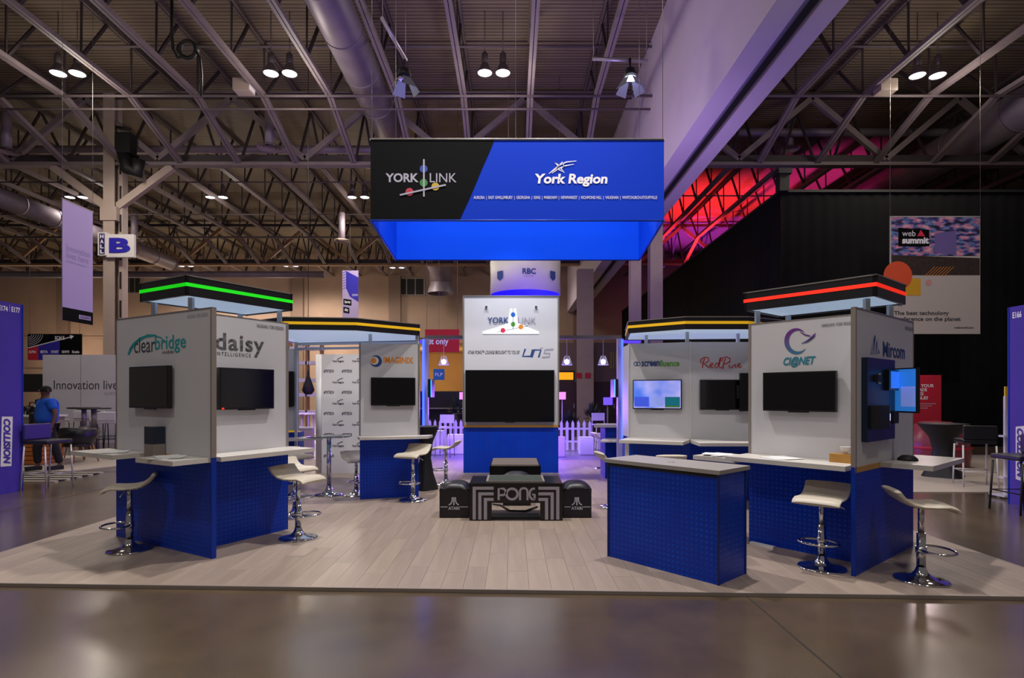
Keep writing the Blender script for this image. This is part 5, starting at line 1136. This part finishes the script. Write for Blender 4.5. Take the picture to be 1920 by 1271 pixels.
# ================================================================== LEFT LOUNGE
rg = MB().prism([(-13.5, 12.2), (-9.4, 12.2), (-8.2, 14.5), (-8.4, 15.3), (-13.5, 15.3)], FZ, FZ+.015).build('lounge_rug', 'rug', None, (-11, 14, FZ), label='pale carpet under the left lounge chairs', cat='rug')
t = thing('striped_mat', 'striped white and dark mat on the floor behind the metal bar chair', 'mat', (-9.3, 11.2, FZ)); 
for k in range(9): MB().box((-9.35, 10.75+k*.15, FZ+.012), (1.7, .09, .024)).build('slat', 'rug' if k % 2 == 0 else 'blackmat', t)
def metal_chair(c, rot, h, seatm, backm, label, legm='steel', bh=.32):
    t = thing('bar_chair', label, 'chair', c); R = Matrix.Rotation(math.radians(rot), 3, 'Z'); c = Vector(c); T_ = lambda x, y, z: c+R @ Vector((x, y, z))
    for x in (-.24, .24):
        MB().tube([T_(x*1.05, -.24, 0), T_(x, -.2, h-.02)], .014, 8).build('leg', legm, t); MB().tube([T_(x*1.05, .26, 0), T_(x, .2, h-.02)], .014, 8).build('leg', legm, t)
    MB().tube([T_(-.24, -.22, .28), T_(.24, -.22, .28), T_(.24, .23, .28), T_(-.24, .23, .28)], .01, 6, closed=True).build('foot_rail', legm, t)
    s = MB().prism([T_(-.25, -.24, 0), T_(.25, -.24, 0), T_(.25, .23, 0), T_(-.25, .23, 0)], h-.02, h+.05).build('seat', seatm, t); b = s.modifiers.new('b', 'BEVEL'); b.width = .02; b.segments = 2
    a, b_ = T_(-.25, .24, 0), T_(.25, .24, 0); s = MB().seg(a, b_, h+.05, h+bh, .05, (R @ Vector((0, 1, 0)))).build('backrest', backm, t); b = s.modifiers.new('b', 'BEVEL'); b.width = .02; b.segments = 2
    return t
metal_chair(G(90, 914)+Vector((0, .0, FZ)), 82, .78, 'leather', mat('violet_leather', '#2a2060', .4), 'chrome-legged bar chair with a purple back beside the E177 board')  # backrest leather is violet itself
def armchair(c, rot, label):
    t = thing('armchair', label, 'chair', c); R = Matrix.Rotation(math.radians(rot), 3, 'Z'); c = Vector(c); T_ = lambda x, y, z: c+R @ Vector((x, y, z)); mb = MB(); n = 16
    for k, (r, z) in enumerate(((.24, .40), (.31, .45), (.37, .55), (.46, .80))):
        for i in range(n+1):
            a_ = PI*1.18*(i/n)-.09*PI; e = 1 if k < 3 else (.55+.45*math.sin(max(0, min(PI, a_)))); mb.v.append(T_(r*math.cos(a_), r*math.sin(a_)*.95, .40+(z-.40)*e))
    for k in range(3):
        for i in range(n): mb.f.append((k*(n+1)+i, k*(n+1)+i+1, (k+1)*(n+1)+i+1, (k+1)*(n+1)+i)); mb.sm.append(True)
    s = mb.build('shell', 'leather', t); q = s.modifiers.new('s', 'SOLIDIFY'); q.thickness = .035
    MB().lathe([(.001, .46), (.28, .45), (.31, .42), (.28, .38), (.001, .37)], c, 20).build('seat', 'leather', t)
    for (x, y) in ((-.22, -.2), (.22, -.2), (.2, .22), (-.2, .22)): MB().tube([T_(x, y, .40), T_(x*1.45, y*1.35, 0)], [.022, .014], 8).build('leg', 'oakleg', t)
armchair(G(146, 865)+Vector((0, 0, FZ+.015)), -110, 'black shell armchair on oak legs, right one on the pale rug'); armchair(G(112, 867)+Vector((-.35, .95, FZ+.015)), -160, 'black shell armchair on oak legs, left one by the orange box table')
t = thing('orange_table', 'low orange wooden box table between chairs in the left lounge', 'table', G(75, 868)); c = G(64, 866)
for k in range(5): MB().box((c.x, c.y-.1, FZ+.07+k*.1), (1.0, .7, .085)).build('board', 'orangebox', t)
for x in (-.42, .42): MB().box((c.x+x, c.y-.465, .22), (.07, .03, .5)).build('cleat', 'oakleg', t)
# high tables and white stools before the white wall
for k, (px, y) in enumerate(((157.5, 18.3), (176, 17.6))):
    x = (px-CX)/F*y; t = thing('high_table', '%s dark-topped high table on a thick grey post before the white partition' % ('back', 'front')[k], 'table', (x, y, FZ)); MB().tube([(x, y, FZ), (x, y, .6)], .14, 16).build('pedestal', 'edge', t); MB().tube([(x, y, .6), (x, y, 1.16)], .07, 12).build('pole', 'steel', t)
    MB().lathe([(.001, 1.2), (.44, 1.2), (.45, 1.18), (.43, 1.16), (.001, 1.16)], (x, y, 0), 28).build('top', 'blackmat', t)
for k, (px, y, r) in enumerate(((160, 19.15, 10), (205, 17.6, 15), (200, 18.7, -20), (106, 18.4, 0))):
    metal_chair(((px-CX)/F*y, y, FZ), 180+r, .76, 'white_plain', 'white_plain', ['white bar chair behind the twin-post high tables', 'white bar chair nearest the teal arch logo booth', 'white bar chair pushed to the partition near the booth', 'white bar chair beside the person in blue'][k], 'blackmat')
# equipment desk left
t = thing('reception_desk', 'cluttered grey desk with a purple light edge behind the person', 'desk', (-13.3, 15.7, FZ)); MB().prism([(-14.2, 15.4), (-12.5, 15.4), (-12.5, 16.1), (-14.2, 16.1)], FZ, 1.0).build('body', 'edge', t); MB().prism([(-14.3, 15.35), (-12.45, 15.35), (-12.45, 16.15), (-14.3, 16.15)], 1.0, 1.05).build('top', 'white_plain', t); MB().box((-12.5, 15.33, .5), (.07, .05, 1.0)).build('light_edge', 'purpleled', t)
for k in range(3): 
    c = Vector((-13.5+k*.4, 15.75, 1.05)); t = thing('camera_rig', '%s black camera rig standing on the grey desk' % ('left', 'middle', 'right')[k], 'camera', c, 'black rigs on the grey desk'); MB().box(c+Vector((0, 0, .12)), (.22, .2, .24)).build('body', 'blackmat', t); MB().tube([c+Vector((0, -.1, .16)), c+Vector((0, -.26, .16))], .06, 12).build('lens_barrel', 'blackmat', t); MB().tube([c+Vector((-.1, 0, .24)), c+Vector((-.08, 0, .34)), c+Vector((.08, 0, .34)), c+Vector((.1, 0, .24))], .015, 6).build('handle', 'blackmat', t)
c = W(59, 718, 20.5); MB().box(c, (.76, .06, .64)).build('wall_screen', 'screen', None, c, label='square black screen beside the white lounge partition', cat='screen')
a = W(40, 0, 20.6).x; 
MB().prism([(a-3, 20.6), (a+.9, 20.6), (a+.9, 20.7), (a-3, 20.7)], FZ, 1.0).build('low_partition', 'white_plain', None, (a, 20.6, FZ), label='low white partition under the square black screen', cat='partition')

# ================================================================== PERSON
def skin_mesh(name, verts, edges, radii, mt, parent, sub=2, root=0):
    me = bpy.data.meshes.new(name); o0 = ORG[parent.name]; me.from_pydata([tuple(Vector(v)-o0) for v in verts], edges, []); me.materials.append(M[mt])
    o = bpy.data.objects.new(name, me); sc.collection.objects.link(o); o.parent = parent; ORG[o.name] = o0.copy()
    s = o.modifiers.new('skin', 'SKIN'); s.use_smooth_shade = True
    if not me.skin_vertices: me.attributes  # layer is made by the modifier
    b = o.modifiers.new('sub', 'SUBSURF'); b.levels = sub; b.render_levels = sub
    sv = me.skin_vertices[0].data if me.skin_vertices else None
    if sv is None: return o
    for i, r in enumerate(radii): sv[i].radius = (r, r) if not isinstance(r, tuple) else r; sv[i].use_root = (i == root)
    return o
def skin_by_op(name, verts, edges, radii, mt, parent, sub=2, root=0):
    o0 = ORG[parent.name]; me = bpy.data.meshes.new(name); me.from_pydata([tuple(Vector(v)-o0) for v in verts], edges, []); me.materials.append(M[mt])
    o = bpy.data.objects.new(name, me); sc.collection.objects.link(o)
    bpy.context.view_layer.objects.active = o
    for k in bpy.context.selected_objects: k.select_set(False)
    o.select_set(True); bpy.ops.object.modifier_add(type='SKIN'); o.modifiers[0].use_smooth_shade = True
    for i, r in enumerate(radii):
        sv = me.skin_vertices[0].data[i]; sv.radius = (r, r) if not isinstance(r, tuple) else r; sv.use_root = (i == root)
    b = o.modifiers.new('sub', 'SUBSURF'); b.levels = sub; b.render_levels = sub
    o.select_set(False); o.parent = parent; ORG[o.name] = o0.copy(); return o
pc = Vector((W(88, 0, 12.4).x, 12.4, FZ+.015)); PN = thing('person', 'person in a blue polo shirt and dark trousers walking in the left lounge', 'person', pc)
Rp = Matrix.Rotation(math.radians(-35), 3, 'Z')     # faces the camera's left
B = lambda x, y, z: pc+Rp @ Vector((x, y, z))
bv = [B(0, 0, .98), B(0, 0, 1.15), B(0, .01, 1.36), B(0, .0, 1.50), B(0, -.02, 1.58), B(0, -.03, 1.68), B(0, -.03, 1.77),
      B(.20, .01, 1.46), B(.31, .06, 1.20), B(.36, -.02, .96), B(.37, -.04, .89),
      B(-.20, .01, 1.46), B(-.30, .02, 1.20), B(-.27, -.14, .99), B(-.26, -.18, .93),
      B(.10, 0, .90), B(.13, .10, .50), B(.14, .2, .09), B(.15, .06, .04),
      B(-.10, 0, .90), B(-.12, -.14, .50), B(-.12, -.12, .09), B(-.12, -.26, .04)]
be = [(0, 1), (1, 2), (2, 3), (3, 4), (4, 5), (5, 6), (3, 7), (7, 8), (8, 9), (9, 10), (3, 11), (11, 12), (12, 13), (13, 14), (0, 15), (15, 16), (16, 17), (17, 18), (0, 19), (19, 20), (20, 21), (21, 22)]
br = [.15, .17, .17, .09, .062, .098, .085, .068, .05, .036, .034, .068, .05, .036, .034, .1, .066, .042, .04, .1, .066, .042, .04]
PB_ = skin_by_op('body', bv, be, br, 'skin', PN)
# head details: nose, ears, hair
hd = B(0, -.03, 1.70)
MB().lathe([(.001, .112), (.055, .1), (.088, .065), (.1, .02), (.098, -.02)], hd+Rp @ Vector((0, .015, .0)), 18).build('hair', 'hair', PB_)
MB().tube([B(0, -.125, 1.72), B(0, -.155, 1.685), B(0, -.13, 1.675)], [.012, .018, .012], 8).build('nose', 'skin', PB_)
for s_ in (-1, 1): MB().tube([B(s_*.1, -.02, 1.72), B(s_*.112, -.01, 1.70), B(s_*.1, -.02, 1.67)], .014, 8).build('ear', 'skin', PB_); MB().lathe([(.001, .012), (.012, 0), (.001, -.012)], B(s_*.04, -.118, 1.715), 8).build('eye', 'blackmat', PB_)
MB().tube([B(-.03, -.118, 1.635), B(0, -.128, 1.632), B(.03, -.118, 1.635)], .008, 6).build('mouth', 'redposter', PB_)
# fingers
for (w, e) in ((bv[10], Vector((0, 0, -1))), (bv[14], Vector((0, 0, -1)))):
    for k in range(4):
        x = Rp @ Vector((.0, (k-1.5)*.019, 0)); p0 = w+x+Vector((0, 0, -.02)); l = (.075, .085, .08, .062)[k]
        MB().tube([p0, p0+Vector((0, 0, -l*.55)), p0+Vector((0, 0, -l))+Rp @ Vector((-.012, -.01, 0))], [.0105, .0095, .008], 7).build('finger', 'skin', PB_)
    MB().tube([w+Rp @ Vector((0, -.025, .0)), w+Rp @ Vector((-.01, -.05, -.03)), w+Rp @ Vector((-.01, -.052, -.06))], [.012, .011, .009], 7).build('thumb', 'skin', PB_)
sv_ = [B(0, 0, .96), B(0, -.01, 1.15), B(0, .01, 1.36), B(0, .0, 1.50), B(.20, .01, 1.47), B(.27, .04, 1.28), B(-.20, .01, 1.47), B(-.27, .02, 1.28), B(0, 0, 1.54)]
skin_by_op('polo_shirt', sv_, [(0, 1), (1, 2), (2, 3), (3, 4), (4, 5), (3, 6), (6, 7), (3, 8)], [.21, .235, .22, .12, .10, .088, .10, .088, .08], 'polo', PN)
tr_ = [B(0, 0, .98), B(.10, 0, .90), B(.13, .10, .50), B(.14, .19, .13), B(-.10, 0, .90), B(-.12, -.14, .50), B(-.12, -.12, .13)]
skin_by_op('trousers', tr_, [(0, 1), (1, 2), (2, 3), (0, 4), (4, 5), (5, 6)], [.17, .125, .09, .075, .125, .09, .075], 'trouser', PN)
for p_ in (B(.15, .10, .0), B(-.12, -.2, .0)): MB().box(p_+Vector((0, 0, .045)), (.1, .28, .085), Rp).build('shoe', 'blackmat', PN)
MB().box(B(-.05, -.20, 1.38), (.09, .012, .05), Rp).build('name_badge', 'paper', PN)
bg = thing('shoulder_bag', 'black shoulder bag hanging at the side of the person in blue', 'bag', B(-.36, -.05, .9)); s = MB().box(B(-.36, -.05, 1.02), (.2, .3, .42), Rp).build('pouch', 'blackmat', bg); m = s.modifiers.new('b', 'BEVEL'); m.width = .05; m.segments = 3
MB().tube([B(-.34, -.12, 1.2), B(-.24, -.12, 1.5), B(-.1, .0, 1.56), B(-.28, .1, 1.4), B(-.36, .05, 1.2)], .018, 6).build('strap', 'blackmat', bg)

# ================================================================== RIGHT SIDE: DRAPE, POSTER, FURNITURE
DX, DY, DZ = 8.4, 18., 7.93
DR = thing('black_drape', 'huge black drape wall closing off the right hall', 'curtain', (DX, DY, FZ))
def folds(p, q, z0, z1, n, amp, name):
    p = Vector(p); q = Vector(q); d = (q-p); L_ = d.length; d.normalize(); nn = Vector((-d.y, d.x)); mb = MB(); k = len(mb.v)
    for i in range(n+1):
        s = L_*i/n; o = amp*math.sin(i*2*PI/4)+random.uniform(-.3, .3)*amp; a = p+d*s+nn*o; mb.v += [Vector((a.x, a.y, z0)), Vector((a.x, a.y, z1))]
    for i in range(n): mb.f.append((2*i, 2*i+2, 2*i+3, 2*i+1)); mb.sm.append(True)
    return mb.build(name, 'drape', DR)
folds((DX, DY), (24, DY), FZ+.01, DZ, 160, .007, 'front_curtain'); folds((DX, DY+.01), (DX, 44), FZ+.01, DZ, 220, .007, 'side_curtain')
MB().bar((DX, DY, DZ+.03), (24, DY, DZ+.03), .08).build('top_pipe', 'blackmat', DR); MB().bar((DX, DY, DZ+.03), (DX, 44, DZ+.03), .08).build('top_pipe', 'blackmat', DR)
c = W(1470, 345, DY-.1); MB().box((c.x, DY, DZ+.35), (.3, .3, .7)).build('corner_hoist', 'blackmat', DR); MB().box((c.x, DY, DZ+.6), (.42, .42, .16)).build('corner_hoist', 'blackmat', DR)
yy = 16.; fp = Face((W(1669, 0, yy).x, yy), (W(1838, 0, yy).x, yy)); SP = thing('summit_poster', 'large hanging poster with a stage photo and the words web summit', 'poster', fp.w(1.2, W(0, 625, yy).z))
slabf(fp, *pxbox(fp, 1669, 1838, 405, 626), .03, off=-.03).build('cloth', mat('poster_cloth', '#b9b0aa', .7), SP)
M['stage'] = mat('stage_photo', '#3a3560', .6); nt = M['stage'].node_tree; N = nt.nodes; tc_ = N.new('ShaderNodeTexCoord'); mp = N.new('ShaderNodeMapping'); mp.inputs['Scale'].default_value = (2.2, 1, 6); vo = N.new('ShaderNodeTexNoise'); vo.inputs['Scale'].default_value = 1.6; vo.inputs['Detail'].default_value = 6; cr = N.new('ShaderNodeValToRGB')
cr.color_ramp.elements[0].color = col('#1a1420'); cr.color_ramp.elements[0].position = .38
for p_, c_2 in ((.47, '#4a3a80'), (.52, '#5a90c0'), (.56, '#c04878'), (.62, '#d0a0b0')): e = cr.color_ramp.elements.new(p_); e.color = col(c_2)
cr.color_ramp.elements[-1].color = col('#a89070'); nt.links.new(tc_.outputs['Object'], mp.inputs[0]); nt.links.new(mp.outputs[0], vo.inputs['Vector']); nt.links.new(vo.outputs[0], cr.inputs[0]); nt.links.new(cr.outputs[0], N['Principled BSDF'].inputs['Base Color'])
poly(fp, [(1671, 407), (1837, 407), (1837, 480), (1671, 480)], .004).build('stage_picture', 'stage', SP)
poly(fp, [(1671, 478), (1837, 484), (1837, 516), (1671, 516)], .006).build('crowd_picture', mat('crowd_photo', '#30241f', .7, var=.6, vscale=14), SP)
poly(fp, [(1752, 438), (1793, 432), (1793, 478), (1752, 474)], .006).build('stage_screen', mat('stage_screen_ink', '#6a5a98', .7), SP)
poly(fp, [(1684, 427), (1742, 431), (1742, 462), (1684, 462)], .008).build('logo_plate', 'banner_black', SP)
text(fp, 'web', 1691, 1716, 432, 443, 'letterwhite', SP, off=.012); text(fp, 'summit', 1691, 1741, 445, 457, 'letterwhite', SP, bold=.05, off=.012); poly(fp, [(1719, 443), (1726, 431), (1734, 443)], .012).build('logo_triangle', 'pink', SP)
disc(fp, 1683, 517, 27, off=.012, n=28).build('orange_circle', mat('poster_orange', '#d8502a', .6), SP); poly(fp, [(1694, 522), (1726, 522), (1726, 554), (1694, 554)], .009).build('yellow_square', mat('poster_yellow', '#d09a20', .6), SP)
for k in range(7): stroke(fp, [(1733+k*6, 518), (1752+k*6, 500)], .8, off=.010).build('slanted_line', 'orange', SP)
disc(fp, 1741, 530, 6, off=.010).build('pale_dot', mat('poster_pink', '#c89088', .6), SP)
text(fp, 'The best technology', 1676, 1779, 583, 593, 'lettergrey', SP, off=.008, bold=.02); text(fp, 'conference on the planet', 1676, 1801, 594, 604, 'lettergrey', SP, off=.008, bold=.02); text(fp, 'websummit.com', 1789, 1825, 612, 616, 'lettergrey', SP, off=.008, bold=.02); text(fp, 'X', 1684, 1691, 566, 574, 'signblue', SP, off=.008, bold=.05)
for u_ in (0, fp.len): MB().tube([fp.w(u_, W(0, 405, yy).z), fp.w(u_, RZ)], .006, 4).build('wire', 'alu', SP)
yr = 14.; fr = Face((W(1690, 0, yr).x, yr), (W(1765, 0, yr).x, yr)); RP = thing('red_poster', 'red poster stand with white capitals behind the red-striped booth', 'poster', fr.w(.4, FZ))
slabf(fr, *pxbox(fr, 1690, 1765, 703, 866), .04, off=-.04).build('board', 'redposter', RP)
for k, (s_, x) in enumerate((('WHAT IF YOUR', 1751), ('TEAM MADE', 1738), ('SELLING', 1731), ('POSSIBLE?', 1740))): text(fr, s_, x-(62 if k == 0 else 46), x, 720+k*7.6, 726+k*7.6, 'letterwhite', RP, bold=.04, off=.006)
for k in range(3): stroke(fr, [(1717, 757+k*4), (1755-k*8, 757+k*4)], 1, off=.006).build('small_print_line', 'letterlight', RP)
light('POINT', 'poster_light', (9.0, 12.6, 2.6), 30, (1, .8, .8), .2)
t = thing('curved_counter', 'dull red curved counter front under the red poster', 'counter', (9.9, 13.4, FZ)); c = Vector((9.75, 13.25, 0))
mb = MB(); mb.lathe([(.62, FZ), (.66, .3), (.62, .62), (.52, .85), (.3, .98), (.001, 1.0)], c, 24).build('body', mat('dull_red', '#8a3844', .3), t); MB().lathe([(.665, .38), (.68, .41), (.665, .44)], c, 24).build('band', 'redposter', t); MB().box((9.6, 12.62, .55), (.3, .05, .1)).build('light_slot', 'letterlight', t)
spandex(G(1768, 891)+Vector((0, 0, FZ)), .42, 1.05, 'black stretch-covered cocktail table near the red poster')
metal_chair(G(1828, 908)+Vector((0, 0, FZ)), 160, .76, 'leather', 'leather', 'white-legged bar chair with a black back beside the black cocktail table', 'white_plain', .3)
struct('floor_2', MB().prism([(6.4, 9.6), (14, 9.6), (14, 15.5), (6.4, 15.5)], FZ, FZ+.012), 'rug')
c = G(1886, 930); t = thing('brochure_stand', 'clear acrylic brochure stand with a yellow card at the right edge', 'stand', (c.x, c.y, FZ)); MB().box((c.x, c.y, .02), (.3, .3, .03)).build('foot', 'acrylic', t); MB().box((c.x, c.y, .8), (.05, .04, 1.55)).build('pole', 'acrylic', t)
for z in (.95, .6, .3): MB().box((c.x+.02, c.y-.03, z), (.24, .1, .03)).build('tray', 'acrylic', t)
MB().box((c.x+.05, c.y, 1.55), (.14, .02, .36)).build('card', 'yellowink', t)
c = Vector((7.08, 8.0, FZ)); metal_chair(c, -90, .72, 'leather', 'leather', 'black bar chair cut off by the right edge before the purple board', 'blackmat')
